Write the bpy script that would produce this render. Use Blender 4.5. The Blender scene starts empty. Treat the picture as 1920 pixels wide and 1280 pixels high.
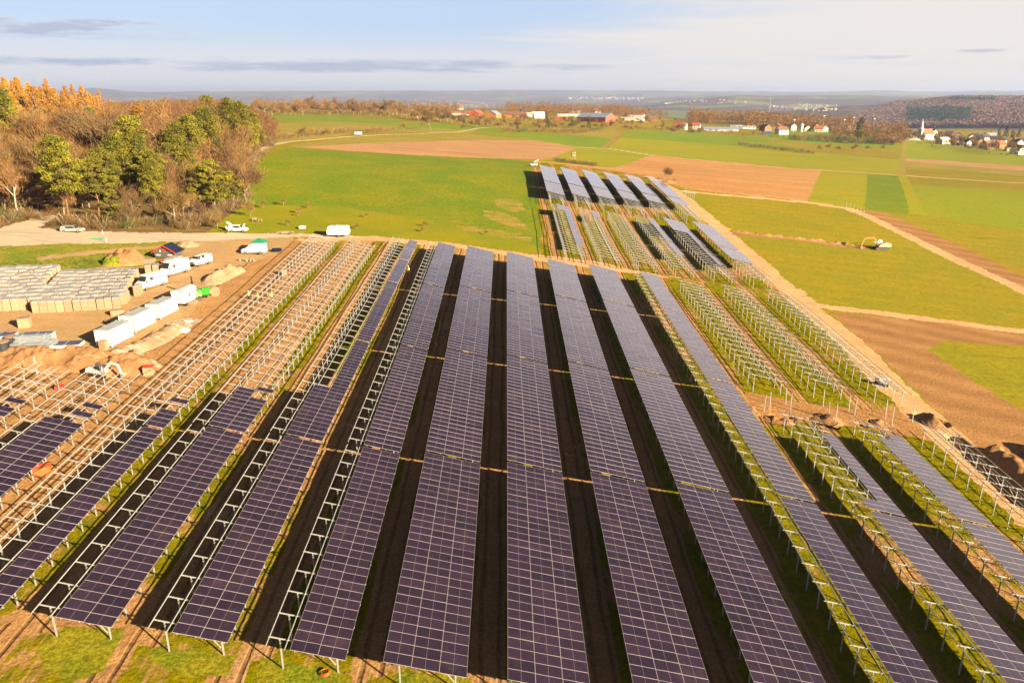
import bpy, bmesh, math, random, time
import numpy as np
from mathutils import Vector, Matrix
T0=time.time()
sc=bpy.context.scene
COL=sc.collection
R=math.radians
rnd=random.Random(7)
# ---------------------------------------------------------------- camera numbers
F_=1400.0; CX=960.0; CY=640.0; H=42.1
P=math.atan(462/F_); YAW=math.atan(10/F_)
SP,CP=math.sin(P),math.cos(P); SY,CYW=math.sin(YAW),math.cos(YAW)
FW=np.array([SY*CP,CYW*CP,-SP]); RT=np.array([CYW,-SY,0.]); DN=-np.cross(RT,FW)
CAM=np.array([0,0,H])
def ray(x,y):
    d=FW+RT*(x-CX)/F_+DN*(y-CY)/F_
    return d
ZFY=[-80,0,44,74,106,138,170,200,230,260,290,330,400,500,1000]
ZFZ=[-5.9,-2.1,0,1.6,3.0,4.5,5.9,7.5,9.5,11.7,13.4,14.3,13.6,13,11]
ZXX=[-600,-400,-250,-150,-9,100,150,300,600]
ZXZ=[19,17.5,14.5,9.8,0,-7.6,-10.6,-15.5,-19]
TT=[-.8,-.4,-.1,.1,.3,.45,.6,.8]
TR=[1000,1500,1900,2500,3500,4500,6500,8000,11000,14000,18000,22000,26000]
TZ=[[24,20,14,8,-2,-8,-14,-18],[24,20,13,6,-6,-14,-13,-16],[20,16,8,4,-20,-50,-32,-30],[10,0,-20,-20,-60,-70,-50,-40],
[-20,-40,-60,-60,-80,-40,8,12],[-40,-60,-80,-80,-80,-20,14,20],[-60,-90,-100,-95,-60,-95,-60,0],[-80,-100,-110,-100,0,-20,-20,0],
[-80,-100,-110,-60,10,20,20,10],[0,-60,-60,-40,0,0,10,10],[60,40,70,70,60,50,50,50],[110,120,150,140,120,125,120,115],[20]*8]
TZ=np.array(TZ,float)
def pch(xs,ys,x):  # smooth interp (cosine-free catmull style)
    xs=np.array(xs,float);ys=np.array(ys,float);x=np.asarray(x,float)
    m=np.gradient(ys,xs)
    i=np.clip(np.searchsorted(xs,x)-1,0,len(xs)-2)
    h=xs[i+1]-xs[i];t=np.clip((x-xs[i])/h,0,1)
    return (2*t**3-3*t**2+1)*ys[i]+(t**3-2*t**2+t)*h*m[i]+(-2*t**3+3*t**2)*ys[i+1]+(t**3-t**2)*h*m[i+1]
def hz(X,Y):
    X=np.asarray(X,float);Y=np.asarray(Y,float)
    near=pch(ZFY,ZFZ,Y)+pch(ZXX,ZXZ,X)
    R=np.sqrt(X*X+Y*Y); t=np.clip(X/np.maximum(Y,1),-.8,.8)
    j=np.clip(np.searchsorted(TR,R)-1,0,len(TR)-2); fr=np.clip((R-np.array(TR)[j])/(np.array(TR)[j+1]-np.array(TR)[j]),0,1)
    fr=fr*fr*(3-2*fr)
    cols=[]
    k=np.clip(np.searchsorted(TT,t)-1,0,len(TT)-2); ft=np.clip((t-np.array(TT)[k])/(np.array(TT)[k+1]-np.array(TT)[k]),0,1); ft=ft*ft*(3-2*ft)
    a=TZ[j,k]*(1-ft)+TZ[j,k+1]*ft; b=TZ[j+1,k]*(1-ft)+TZ[j+1,k+1]*ft
    far=a*(1-fr)+b*fr
    far=far+np.where((R>16500)&(R<24000),1,0)*95*np.clip(1-np.abs((t+.51)/.032)**3,0,1)*np.clip(1-np.abs(R-20000)/3400,0,1)**.5*(1+.25*(t+.51)/-.03)
    w=np.clip((R-450)/650,0,1); w=w*w*(3-2*w)
    w=np.where(Y<1,0,w)
    return near*(1-w)+far*w
def gp(x,y,dz=0.):
    d=ray(x,y); 
    ts=np.exp(np.linspace(math.log(20),math.log(25000),4000))
    p=CAM[None]+d[None]*ts[:,None]
    g=p[:,2]-(hz(p[:,0],p[:,1])+dz)
    i=np.argmax(g<0)
    if g[i]>=0 or i==0: return None
    t=ts[i-1]+(ts[i]-ts[i-1])*g[i-1]/(g[i-1]-g[i])
    q=CAM+d*t
    return q
def pr(q):
    v=np.asarray(q,float)-CAM; f=v@FW
    return CX+F_*(v@RT)/f, CY+F_*(v@DN)/f, f

SUN=np.array([.81*math.cos(R(19.5)),-.587*math.cos(R(19.5)),math.sin(R(19.5))]); SUN/=np.linalg.norm(SUN)
def gz(X,Y): return float(hz(X,Y))
def G(px,py):
    q=gp(px,py); return float(q[0]),float(q[1])
# ---------------------------------------------------------------- naming helpers
def tag(o,label,cat,group=None):
    o['label']=label; o['category']=cat
    if group: o['group']=group
    return o
def thing(name,label,cat,loc,rz=0,group=None,s=1):
    o=bpy.data.objects.new(name,None); COL.objects.link(o); o.location=loc; o.rotation_euler=(0,0,rz); o.scale=(s,s,s)
    o.empty_display_size=.3
    return tag(o,label,cat,group)
def ob(name,me,parent=None,loc=None,rot=None,scale=None):
    o=bpy.data.objects.new(name,me); COL.objects.link(o)
    if parent: o.parent=parent
    if loc is not None:o.location=loc
    if rot is not None:o.rotation_euler=rot
    if scale is not None:o.scale=scale
    return o
def mesh(name,V,F,mats,mi=None,smooth=False):
    me=bpy.data.meshes.new(name); me.from_pydata([tuple(map(float,v)) for v in V],[],[tuple(map(int,f)) for f in F])
    for m in (mats if isinstance(mats,(list,tuple)) else [mats]): me.materials.append(m)
    if mi is not None: me.polygons.foreach_set('material_index',list(mi))
    if smooth: me.polygons.foreach_set('use_smooth',[True]*len(me.polygons))
    me.update(); return me
def npmesh(name,V,Q,mats,smooth=False,k=4):
    me=bpy.data.meshes.new(name); n=len(Q)
    me.vertices.add(len(V)); me.vertices.foreach_set('co',np.ascontiguousarray(V,dtype=np.float32).ravel())
    me.loops.add(n*k); me.loops.foreach_set('vertex_index',np.ascontiguousarray(Q,dtype=np.int32).ravel())
    me.polygons.add(n); me.polygons.foreach_set('loop_start',np.arange(0,n*k,k,dtype=np.int32))
    me.update(calc_edges=True)
    if smooth: me.polygons.foreach_set('use_smooth',np.ones(n,dtype=bool))
    for m in (mats if isinstance(mats,(list,tuple)) else [mats]): me.materials.append(m)
    me.validate(); return me
class MB:
    def __init__(s): s.V=[];s.F=[];s.M=[]
    def add(s,V,F,m=0):
        b=len(s.V); s.V+= [tuple(v) for v in V]; s.F+=[tuple(i+b for i in f) for f in F]; s.M+=[m]*len(F)
    def box(s,x0,x1,y0,y1,z0,z1,m=0,M=None):
        V=[(x,y,z) for z in (z0,z1) for y in (y0,y1) for x in (x0,x1)]
        if M is not None: V=[tuple(M@Vector(v)) for v in V]
        s.add(V,[(0,2,3,1),(4,5,7,6),(0,1,5,4),(2,6,7,3),(0,4,6,2),(1,3,7,5)],m)
    def bar(s,a,b,w,h=None,m=0):
        a=Vector(a);b=Vector(b);d=(b-a); L=d.length; d.normalize(); h=h or w
        u=Vector((0,0,1)) if abs(d.z)<.95 else Vector((1,0,0))
        r=d.cross(u).normalized()*w/2; u=r.cross(d).normalized()*h/2
        V=[a-r-u,a+r-u,a+r+u,a-r+u,b-r-u,b+r-u,b+r+u,b-r+u]
        s.add(V,[(0,3,2,1),(4,5,6,7),(0,1,5,4),(1,2,6,5),(2,3,7,6),(3,0,4,7)],m)
    def tube(s,pts,rad,n=6,m=0,cap=True):
        pts=[Vector(p) for p in pts]; V=[];F=[]
        if not isinstance(rad,(list,tuple)): rad=[rad]*len(pts)
        for i,p in enumerate(pts):
            d=(pts[min(i+1,len(pts)-1)]-pts[max(i-1,0)]).normalized()
            u=Vector((0,0,1)) if abs(d.z)<.9 else Vector((1,0,0))
            r=d.cross(u).normalized(); u=r.cross(d)
            for k in range(n):
                a=2*math.pi*k/n; V.append(p+(r*math.cos(a)+u*math.sin(a))*rad[i])
        for i in range(len(pts)-1):
            for k in range(n): F.append((i*n+k,i*n+(k+1)%n,(i+1)*n+(k+1)%n,(i+1)*n+k))
        if cap: F.append(tuple(range(n-1,-1,-1))); F.append(tuple((len(pts)-1)*n+k for k in range(n)))
        s.add(V,F,m)
    def cyl(s,c,ax,r,w,n=14,m=0):
        c=Vector(c);ax=Vector(ax).normalized(); s.tube([c-ax*w/2,c+ax*w/2],r,n,m)
    def prism(s,poly,x0,x1,m=0,ax='x'):
        # poly in (y,z) swept along x  (or (x,z) along y)
        n=len(poly)
        f=(lambda t,p:(t,p[0],p[1])) if ax=='x' else (lambda t,p:(p[0],t,p[1]))
        V=[f(x0,p) for p in poly]+[f(x1,p) for p in poly]
        s.add(V,[tuple(range(n)),tuple(range(2*n-1,n-1,-1))]+[(i,i+n,(i+1)%n+n,(i+1)%n) for i in range(n)],m)
    def me(s,name,mats,smooth=False,bevel=0,fix=True):
        me=mesh(name,s.V,s.F,mats,s.M,smooth)
        bm=bmesh.new(); bm.from_mesh(me)
        if fix: bmesh.ops.recalc_face_normals(bm,faces=bm.faces)
        if bevel: bmesh.ops.bevel(bm,geom=bm.edges[:],offset=bevel,segments=2,affect='EDGES',clamp_overlap=True)
        bm.to_mesh(me); bm.free(); return me
# ---------------------------------------------------------------- materials
def N(nt,t,**kw):
    n=nt.nodes.new(t)
    for k,v in kw.items():
        if k=='i':
            for a,b in v.items(): n.inputs[a].default_value=b
        else: setattr(n,k,v)
    return n
def L(nt,a,b): nt.links.new(a,b)
def c4(c): return (c[0],c[1],c[2],1)
def base(name,rough=.7,metal=0,spec=.4):
    m=bpy.data.materials.new(name); m.use_nodes=True; nt=m.node_tree; b=nt.nodes['Principled BSDF']
    b.inputs['Roughness'].default_value=rough; b.inputs['Metallic'].default_value=metal; b.inputs['Specular IOR Level'].default_value=spec
    return m,nt,b
def math_(nt,op,a,b=None,clamp=False):
    n=N(nt,'ShaderNodeMath',operation=op,use_clamp=clamp)
    for i,v in enumerate((a,b)):
        if v is None: continue
        if isinstance(v,(int,float)): n.inputs[i].default_value=v
        else: L(nt,v,n.inputs[i])
    return n.outputs[0]
def mixc(nt,f,a,b,mode='MIX'):
    n=N(nt,'ShaderNodeMix',data_type='RGBA',blend_type=mode)
    for i,v in ((0,f),(6,a),(7,b)):
        if isinstance(v,(int,float)): n.inputs[i].default_value=v
        elif isinstance(v,tuple): n.inputs[i].default_value=c4(v)
        else: L(nt,v,n.inputs[i])
    return n.outputs[2]
def noise(nt,vec,scale,detail=4,rough=.6,dist=0):
    n=N(nt,'ShaderNodeTexNoise',i={'Scale':scale,'Detail':detail,'Roughness':rough,'Distortion':dist})
    if vec is not None: L(nt,vec,n.inputs['Vector'])
    return n.outputs['Fac']
def ramp(nt,f,a,b):
    n=N(nt,'ShaderNodeMapRange',interpolation_type='SMOOTHSTEP',i={1:a,2:b}); L(nt,f,n.inputs[0]); return n.outputs[0]
def bump(nt,b,h,strength,dist=.05):
    n=N(nt,'ShaderNodeBump',i={'Strength':strength,'Distance':dist}); L(nt,h,n.inputs['Height']); L(nt,n.outputs[0],b.inputs['Normal'])
def M(name,col,rough=.6,metal=0,var=.2,scale=2.,col2=None,bmp=0,spec=.4,rand=0):
    m,nt,b=base(name,rough,metal,spec)
    tc=N(nt,'ShaderNodeTexCoord').outputs['Object']
    f=ramp(nt,noise(nt,tc,scale,5),.3,.7)
    a=tuple(c*(1-var) for c in col); c2=tuple(min(1,c*(1+var)) for c in (col2 or col))
    o=mixc(nt,f,a,c2)
    if rand:
        oi=N(nt,'ShaderNodeObjectInfo').outputs['Random']
        v=N(nt,'ShaderNodeMapRange',i={3:1-rand,4:1+rand}); L(nt,oi,v.inputs[0])
        cb=N(nt,'ShaderNodeCombineColor'); 
        for i in range(3): L(nt,v.outputs[0],cb.inputs[i])
        o=mixc(nt,1.0,o,cb.outputs[0],'MULTIPLY')
    L(nt,o,b.inputs['Base Color'])
    if bmp: bump(nt,b,noise(nt,tc,scale*6,5),bmp)
    return m
def POS(nt,rotz=0,sc_=(1,1,1)):
    g=N(nt,'ShaderNodeNewGeometry').outputs['Position']
    mp=N(nt,'ShaderNodeMapping'); mp.inputs['Rotation'].default_value=(0,0,rotz); mp.inputs['Scale'].default_value=sc_
    L(nt,g,mp.inputs['Vector']); return mp.outputs[0]
def MF(name,ca,cb,cc=None,patch=30.,fine=2.,dir=0,stripe=0,sw=3.,sdark=(.8,.8,.8),ccov=.5,bmp=.4,rough=.95,speck=.25):
    """field: two tones in large patches, a third tone in rarer patches, crop lines along a direction, fine mottling"""
    m,nt,b=base(name,rough,0,.15)
    p=POS(nt)
    big=ramp(nt,noise(nt,p,1/patch,4,.62,.4),.35,.65)
    o=mixc(nt,big,ca,cb)
    if cc:
        # streaks stretched along the tilling direction
        ps=POS(nt,-dir,(1/(patch*1.6),1/(patch*.3),0))
        n3=ramp(nt,noise(nt,ps,1,6,.65,.6),ccov,ccov+.13); o=mixc(nt,n3,o,cc)
    f=noise(nt,p,1/fine*1.7,6,.75)
    d=ramp(nt,f,.3,.72)
    lo=tuple(1-speck*1.3 for _ in range(3)); hi=tuple(1+speck for _ in range(3))
    o=mixc(nt,1.,o,mixc(nt,d,lo,hi),'MULTIPLY')
    if stripe:
        pw=POS(nt,-dir,(1/(sw*14),1/sw,0))
        w=N(nt,'ShaderNodeTexWave',wave_type='BANDS',bands_direction='Y',i={'Scale':.314,'Distortion':.7,'Detail':2.,'Detail Scale':3.}); L(nt,pw,w.inputs['Vector'])
        pn=POS(nt,-dir,(1/(sw*25),1/sw*.9,0)); s2=noise(nt,pn,1,4,.7)
        k=math_(nt,'MULTIPLY',math_(nt,'ADD',math_(nt,'MULTIPLY',w.outputs['Fac'],.5),s2),stripe,True)
        o=mixc(nt,k,o,mixc(nt,1.,o,sdark,'MULTIPLY'))
    L(nt,o,b.inputs['Base Color'])
    if bmp: bump(nt,b,f,bmp,.25)
    return m

# ---------------------------------------------------------------- ground materials
DIRT=(.46,.25,.105); DIRT2=(.37,.195,.075); DLIGHT=(.58,.38,.20); GR=(.13,.14,.002); GY=(.26,.195,.004)
def site_mat(name,pitch,off,bias,xg=0.,lanes=1.,w=.69,lhs=0.):
    m,nt,b=base(name,.95,0,.0)
    p=POS(nt); sx=N(nt,'ShaderNodeSeparateXYZ'); L(nt,p,sx.inputs[0]); X,Y=sx.outputs[0],sx.outputs[1]
    wob=math_(nt,'MULTIPLY',math_(nt,'SUBTRACT',noise(nt,POS(nt,0,(.25,.05,0)),1,3),.5),1.2)
    u=math_(nt,'FRACT',math_(nt,'DIVIDE',math_(nt,'SUBTRACT',math_(nt,'ADD',X,wob),off),pitch))
    lane=math_(nt,'MULTIPLY',ramp(nt,u,w-.04,w+.03),math_(nt,'SUBTRACT',1,ramp(nt,u,.95,1.)))
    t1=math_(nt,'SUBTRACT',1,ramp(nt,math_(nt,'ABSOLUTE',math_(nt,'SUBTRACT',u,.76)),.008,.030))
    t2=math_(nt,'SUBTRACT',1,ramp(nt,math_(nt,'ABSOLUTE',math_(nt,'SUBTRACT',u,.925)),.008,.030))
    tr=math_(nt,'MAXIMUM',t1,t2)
    big=noise(nt,p,.055,5,.62,.5); mid=noise(nt,p,.45,6,.7); fine=noise(nt,p,3.2,6,.75); st=noise(nt,POS(nt,0,(1.6,.09,0)),1,5,.65)
    g=math_(nt,'ADD',math_(nt,'MULTIPLY',math_(nt,'SUBTRACT',big,.5),2.4),math_(nt,'MULTIPLY',math_(nt,'SUBTRACT',mid,.5),1.3))
    g=math_(nt,'ADD',g,math_(nt,'MULTIPLY',math_(nt,'SUBTRACT',st,.5),1.2))
    g=math_(nt,'ADD',g,bias); g=math_(nt,'SUBTRACT',g,math_(nt,'MULTIPLY',lane,.75*lanes))
    gx=N(nt,'ShaderNodeMapRange',i={1:-45,2:30,3:-.55*xg,4:.35*xg}); L(nt,X,gx.inputs[0]); g=math_(nt,'ADD',g,gx.outputs[0])
    if lhs:
        # the strip of grass left standing under the low edge of the bare frames
        us=math_(nt,'MULTIPLY',ramp(nt,u,.36,.42),math_(nt,'SUBTRACT',1,ramp(nt,u,.72,.78)))
        g=math_(nt,'ADD',g,math_(nt,'MULTIPLY',math_(nt,'MULTIPLY',us,lhs),ramp(nt,X,-48,-44)))
    gm=ramp(nt,g,.35,.62)
    dirt=mixc(nt,ramp(nt,mid,.3,.7),DIRT2,DIRT); dirt=mixc(nt,ramp(nt,big,.55,.75),dirt,DLIGHT)
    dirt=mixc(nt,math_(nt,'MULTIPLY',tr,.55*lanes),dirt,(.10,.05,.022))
    grass=mixc(nt,ramp(nt,noise(nt,p,.9,5,.7),.35,.65),GR,GY)
    o=mixc(nt,gm,dirt,grass)
    sp=ramp(nt,fine,.28,.75); o=mixc(nt,1.,o,mixc(nt,sp,(.62,.62,.62),(1.25,1.25,1.25)),'MULTIPLY')
    L(nt,o,b.inputs['Base Color'])
    h=math_(nt,'ADD',math_(nt,'ADD',fine,math_(nt,'MULTIPLY',mid,2.)),math_(nt,'MULTIPLY',tr,-.7))
    bump(nt,b,h,.9,.32)
    return m
MS={}
MS['siteA']=site_mat('churned_site_soil',9,0,.60,.6,.8)
MS['siteL']=site_mat('bare_site_soil',9,0,-.12,0,1,lhs=.8)
MS['siteF']=site_mat('front_soil',9,-1.5,.68,.25,1.2)
MS['siteR']=site_mat('grassy_site_soil',9,0,.74,0,.55)
MS['siteB']=site_mat('upper_site_soil',8.15,13.1,.62,0,.7,w=.74)
MS['meadow']=MF('meadow_grass',(.165,.175,.001),(.22,.19,.001),(.30,.22,.03),patch=14,fine=1.2,ccov=.66,speck=.14)
MS['crop']=MF('leafy_crop',(.115,.165,.001),(.17,.175,.001),(.28,.20,.01),patch=16,fine=1.7,dir=.5,ccov=.63,bmp=.4,speck=.24)
MS['fieldR']=MF('young_wheat',(.225,.195,.001),(.27,.20,.001),(.185,.155,.002),patch=18,fine=1.5,dir=R(-72),stripe=.6,sw=2.2,sdark=(.78,.82,.8),ccov=.60,speck=.2)
MS['fieldR2']=MF('winter_wheat',(.19,.215,.001),(.22,.215,.001),patch=40,fine=3,dir=R(35),stripe=.25,sw=4,sdark=(.85,.88,.8),speck=.12)
MS['green']=MF('bright_green_field',(.12,.195,.001),(.165,.205,.001),(.20,.205,.001),patch=40,fine=4,speck=.12)
MS['vivid']=MF('striped_green_field',(.13,.18,.002),(.16,.19,.002),(.19,.165,.008),patch=20,fine=3,dir=R(-78),stripe=.5,sw=5.,sdark=(.78,.84,.7),ccov=.6,speck=.15)
MS['olive']=MF('olive_field',(.19,.165,.001),(.26,.17,.003),(.15,.155,.002),patch=70,fine=5,ccov=.55,speck=.10)
MS['yellow']=MF('yellow_green_field',(.235,.225,.001),(.27,.22,.001),(.205,.215,.001),patch=50,fine=4,dir=R(80),stripe=.3,sw=9,sdark=(.85,.9,.8),speck=.10)
MS['tawny']=MF('tawny_field',(.27,.20,.025),(.22,.18,.02),(.34,.20,.06),patch=50,fine=4,ccov=.58,speck=.1)
MS['plough']=MF('ploughed_soil',(.44,.215,.07),(.48,.25,.09),(.36,.175,.06),patch=50,fine=3,dir=R(-78),stripe=.6,sw=5.0,sdark=(.72,.7,.66),ccov=.57,speck=.16)
MS['ploughL']=MF('pale_ploughed_soil',(.42,.235,.10),(.38,.20,.085),(.33,.17,.07),patch=40,fine=4,dir=R(5),stripe=.4,sw=5.,sdark=(.85,.83,.8),speck=.1)
MS['tracked']=MF('tracked_soil',(.43,.225,.08),(.37,.185,.065),(.31,.15,.052),patch=14,fine=.8,dir=R(-84),stripe=1.,sw=.9,sdark=(.66,.62,.58),ccov=.62,bmp=.8,speck=.12)
MS['track']=MF('packed_pale_earth',(.58,.36,.18),(.50,.30,.14),(.42,.23,.10),patch=6,fine=.7,dir=R(-80),stripe=.5,sw=1.1,sdark=(.8,.76,.7),ccov=.57,bmp=.7,speck=.16)
MS['path']=MF('pale_field_path',(.45,.34,.19),(.38,.28,.14),patch=20,fine=2,speck=.1)
MS['road']=MF('gravel_road',(.42,.335,.24),(.50,.38,.26),(.36,.30,.235),patch=9,fine=.7,dir=R(0),stripe=.3,sw=1.3,sdark=(.85,.85,.85),speck=.12,bmp=.3)
MS['yard']=MF('yard_gravel',(.37,.235,.105),(.43,.26,.12),(.34,.235,.135),patch=8,fine=.6,dir=R(60),stripe=.5,sw=1.6,sdark=(.82,.8,.76),ccov=.55,speck=.16,bmp=.5)
MS['verge']=MF('rough_verge',(.15,.185,.012),(.26,.215,.02),(.36,.24,.07),patch=7,fine=.8,dir=R(10),ccov=.60,bmp=.9,speck=.4)
MS['weeds']=MF('tall_weeds',(.14,.17,.012),(.24,.21,.02),(.30,.26,.08),patch=5,fine=1.4,dir=R(30),ccov=.64,bmp=1.,speck=.55)
MS['siteD']=MF('dug_soil_strip',(.40,.20,.07),(.33,.16,.055),(.22,.18,.01),patch=4,fine=.6,ccov=.60,bmp=1.,speck=.3)
MS['thin']=MF('thin_crop_on_soil',(.22,.19,.01),(.15,.165,.004),(.34,.20,.06),patch=5,fine=1.2,ccov=.47,speck=.25)
MS['patchgrass']=MF('coarse_grass_patch',(.155,.18,.004),(.24,.205,.006),(.34,.22,.05),patch=3.5,fine=.55,dir=R(60),ccov=.60,bmp=1.,speck=.42)
MS['forestfloor']=MF('leaf_litter',(.17,.095,.04),(.13,.08,.03),(.20,.15,.03),patch=9,fine=1.,bmp=.9,speck=.4)
def far_mat():
    m,nt,b=base('far_farmland',.95,0,.1)
    p=POS(nt,.3,(1/520,1/900,0)); v=N(nt,'ShaderNodeTexVoronoi',i={'Scale':1.,'Randomness':.9}); L(nt,p,v.inputs['Vector'])
    sc3=N(nt,'ShaderNodeSeparateColor'); L(nt,v.outputs['Color'],sc3.inputs[0])
    cr=N(nt,'ShaderNodeValToRGB'); L(nt,sc3.outputs[0],cr.inputs[0]); e=cr.color_ramp; e.interpolation='CONSTANT'
    cols=[(0,(.15,.17,.05)),(.2,(.13,.09,.06)),(.4,(.20,.20,.07)),(.55,(.22,.15,.10)),(.7,(.14,.17,.05)),(.85,(.12,.09,.075))]
    e.elements[0].position=0; e.elements[0].color=c4(cols[0][1]); e.elements[1].position=cols[1][0]; e.elements[1].color=c4(cols[1][1])
    for q,c in cols[2:]: k=e.elements.new(q); k.color=c4(c)
    wood=ramp(nt,noise(nt,POS(nt,0,(1/1500,1/1300,0)),1,6,.6),.47,.52)
    fn=noise(nt,POS(nt,0,(1/40,1/90,0)),1,5,.7)
    wc=mixc(nt,ramp(nt,fn,.35,.65),(.06,.05,.045),(.13,.085,.07))
    o=mixc(nt,wood,cr.outputs[0],wc); L(nt,o,b.inputs['Base Color']); return m
MS['far']=far_mat()
MS['slope']=MF('wooded_slope_floor',(.12,.085,.045),(.09,.07,.04),patch=60,fine=9,speck=.3)
# ---------------------------------------------------------------- regions drawn as ground outlines (later ones lie over earlier ones)
REG=[]
def region(name,mat,px):
    W=[]
    n=len(px)
    for i in range(n):
        a=px[i];b=px[(i+1)%n]; k=max(1,int(math.hypot(a[0]-b[0],a[1]-b[1])/40))
        for j in range(k):
            q=gp(a[0]+(b[0]-a[0])*j/k,a[1]+(b[1]-a[1])*j/k)
            if q is not None: W.append((q[0],q[1]))
    REG.append((name,mat,np.array(W)))
def strip(name,mat,px,w):
    P=[np.array(G(*p)) for p in px]; Q=[]
    for i in range(len(P)-1):
        for j in range(6): Q.append(P[i]+(P[i+1]-P[i])*j/6)
    Q.append(P[-1]); Lf=[];Rt=[]
    for i,p in enumerate(Q):
        d=Q[min(i+1,len(Q)-1)]-Q[max(i-1,0)]; d/=np.linalg.norm(d)+1e-9; n=np.array([-d[1],d[0]])*w/2
        Lf.append(p+n); Rt.append(p-n)
    REG.append((name,mat,np.array(Lf+Rt[::-1])))
region('field','olive',[(-300,300),(-300,214),(495,214),(640,216),(860,222),(1100,226),(1400,240),(1700,250),(2100,250),(2200,420),(1200,350),(500,300)])
region('field','tawny',[(490,232),(640,226),(800,236),(900,243),(880,250),(700,247),(560,264),(480,285)])
region('field','green',[(495,216),(640,218),(860,235),(950,238),(930,245),(800,240),(640,228),(490,226)])
region('field','green',[(880,247),(1000,249),(1150,260),(1140,277),(1085,276),(1000,262)])
region('field','tawny',[(1000,248),(1150,243),(1165,247),(1150,260),(1060,252)])
region('field','tawny',[(540,273),(660,258),(850,249),(1000,262),(1085,276),(900,264),(640,272),(560,278)])
region('field','ploughL',[(552,277),(700,268),(900,263),(1000,264),(1085,276),(1045,293),(1010,300),(940,298),(780,291),(640,283)])
region('field','yellow',[(1085,276),(1140,278),(1220,291),(1150,315),(1085,309),(1000,302),(1010,300),(1045,293)])
region('field','green',[(1175,245),(1300,248),(1420,256),(1535,272),(1525,285),(1400,275),(1165,258)])
region('field','yellow',[(1163,258),(1400,275),(1530,286),(1690,300),(1685,328),(1540,319),(1220,290),(1140,277)])
region('field','olive',[(1400,256),(1535,272),(1690,282),(1690,299),(1530,286)])
region('field','green',[(1420,256),(1480,243),(1660,248),(1690,280),(1535,271)])
region('field','plough',[(1220,291),(1541,320),(1515,378),(1300,356),(1225,338),(1210,330),(1000,310),(998,302),(1085,309),(1150,315)])
region('field','fieldR2',[(1692,262),(1780,268),(2100,310),(2100,450),(1920,432),(1720,402),(1690,330)])
region('field','ploughL',[(1697,297),(1930,312),(2100,325),(2100,335),(1930,321),(1697,303)])
region('field','olive',[(1697,312),(2100,345),(2100,372),(1700,345)])
region('field','tawny',[(1697,303),(1930,321),(2100,335),(2100,345),(1697,312)])
region('field','yellow',[(1541,320),(1626,328),(1622,392),(1515,380)])
region('field','vivid',[(1626,328),(1684,330),(1705,402),(1622,392)])
region('field','yellow',[(1684,330),(1700,331),(1735,403),(1705,402)])
region('field','fieldR',[(1640,400),(1735,404),(1920,434),(2100,460),(2100,620),(1920,505),(1720,425)])
region('field','fieldR',[(1262,356),(1515,381),(1600,394),(1700,443),(1920,546),(2150,650),(2150,635),(1920,612),(1780,596),(1560,574),(1510,555),(1470,520),(1400,455),(1335,400)])
region('field','crop',[(498,292),(552,277),(640,283),(780,291),(940,298),(1000,304),(998,330),(1015,400),(1016,470),(990,455),(880,435),(800,415),(640,390),(470,385),(452,365),(470,320)])
for pp in ([(905,393),(935,396),(968,408),(992,428),(985,432),(950,424),(925,416),(908,404)],[(925,374),(955,372),(978,380),(985,392),(965,396),(935,388)],[(845,425),(900,427),(950,434),(1000,446),(990,452),(930,444),(870,436)]): region('bare_patch','thin',pp)
region('meadow','meadow',[(380,442),(440,395),(470,383),(640,388),(800,413),(880,433),(990,455),(1016,468),(1020,480),(960,474),(850,460),(700,447),(545,438)])
region('forest_floor','forestfloor',[(-400,440),(-400,214),(480,214),(515,240),(515,275),(498,292),(460,340),(452,366),(472,380),(440,395),(380,441),(-100,437)])
region('construction_ground','siteA',[(-400,1500),(-400,690),(190,690),(345,590),(400,500),(470,480),(560,447),(700,443),(850,457),(1020,478),(1110,490),(1240,517),(1440,532),(1540,600),(1700,750),(1870,880),(2100,1050),(2500,1600)])
region('construction_ground','siteR',[(1240,517),(1440,532),(1540,600),(1700,750),(1870,880),(2100,1050),(2500,1600),(1700,1600),(1560,1200),(1350,760)])
region('construction_ground','siteL',[(-400,1100),(-400,660),(190,660),(345,590),(400,500),(470,480),(560,447),(700,443),(740,455),(700,560),(560,760),(300,870),(100,1080),(-100,1250)])
region('construction_ground','siteF',[(-400,1600),(-400,1100),(0,1160),(95,1190),(310,1215),(520,1245),(700,1265),(960,1300),(1400,1300),(1500,1600)])
for pp in ([(118,1172),(235,1180),(228,1198),(196,1250),(140,1280),(85,1255),(68,1215)],[(290,1213),(440,1225),(425,1268),(330,1262),(283,1235)],[(487,1232),(560,1246),(655,1262),(665,1295),(480,1290)],[(740,1258),(880,1272),(900,1300),(735,1300)],[(958,1262),(1100,1290),(1100,1310),(960,1310)]): region('grass_patch','patchgrass',pp)
region('construction_ground','siteB',[(1000,310),(1016,305),(1100,314),(1212,330),(1262,356),(1340,420),(1440,505),(1500,562),(1440,545),(1240,522),(1130,495),(1018,482),(1010,400)])
region('dug_strip','siteD',[(1395,735),(1440,742),(1480,752),(1560,762),(1640,770),(1705,768),(1760,788),(1815,845),(1790,838),(1700,815),(1600,800),(1520,792),(1425,790)])
region('dirt_lane','track',[(560,447),(700,443),(850,457),(1020,479),(1120,492),(1240,517),(1300,525),(1240,520),(1110,503),(1010,489),(870,467),(720,453),(560,452)])
strip('dirt_track','track',[(1212,331),(1262,357),(1310,395),(1370,445),(1432,500),(1492,556)],5)
strip('dirt_track','track',[(1480,540),(1530,590),(1590,640),(1680,730),(1790,830),(1900,930),(2060,1080)],5.5)
strip('dirt_track','track',[(1505,572),(1600,580),(1780,604),(1930,622),(2150,645)],3.5)
region('tracked_soil','tracked',[(1557,586),(1600,588),(1780,607),(1930,628),(2150,652),(2300,1200),(2100,1080),(1900,900),(1790,800),(1690,705),(1610,635)])
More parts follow.
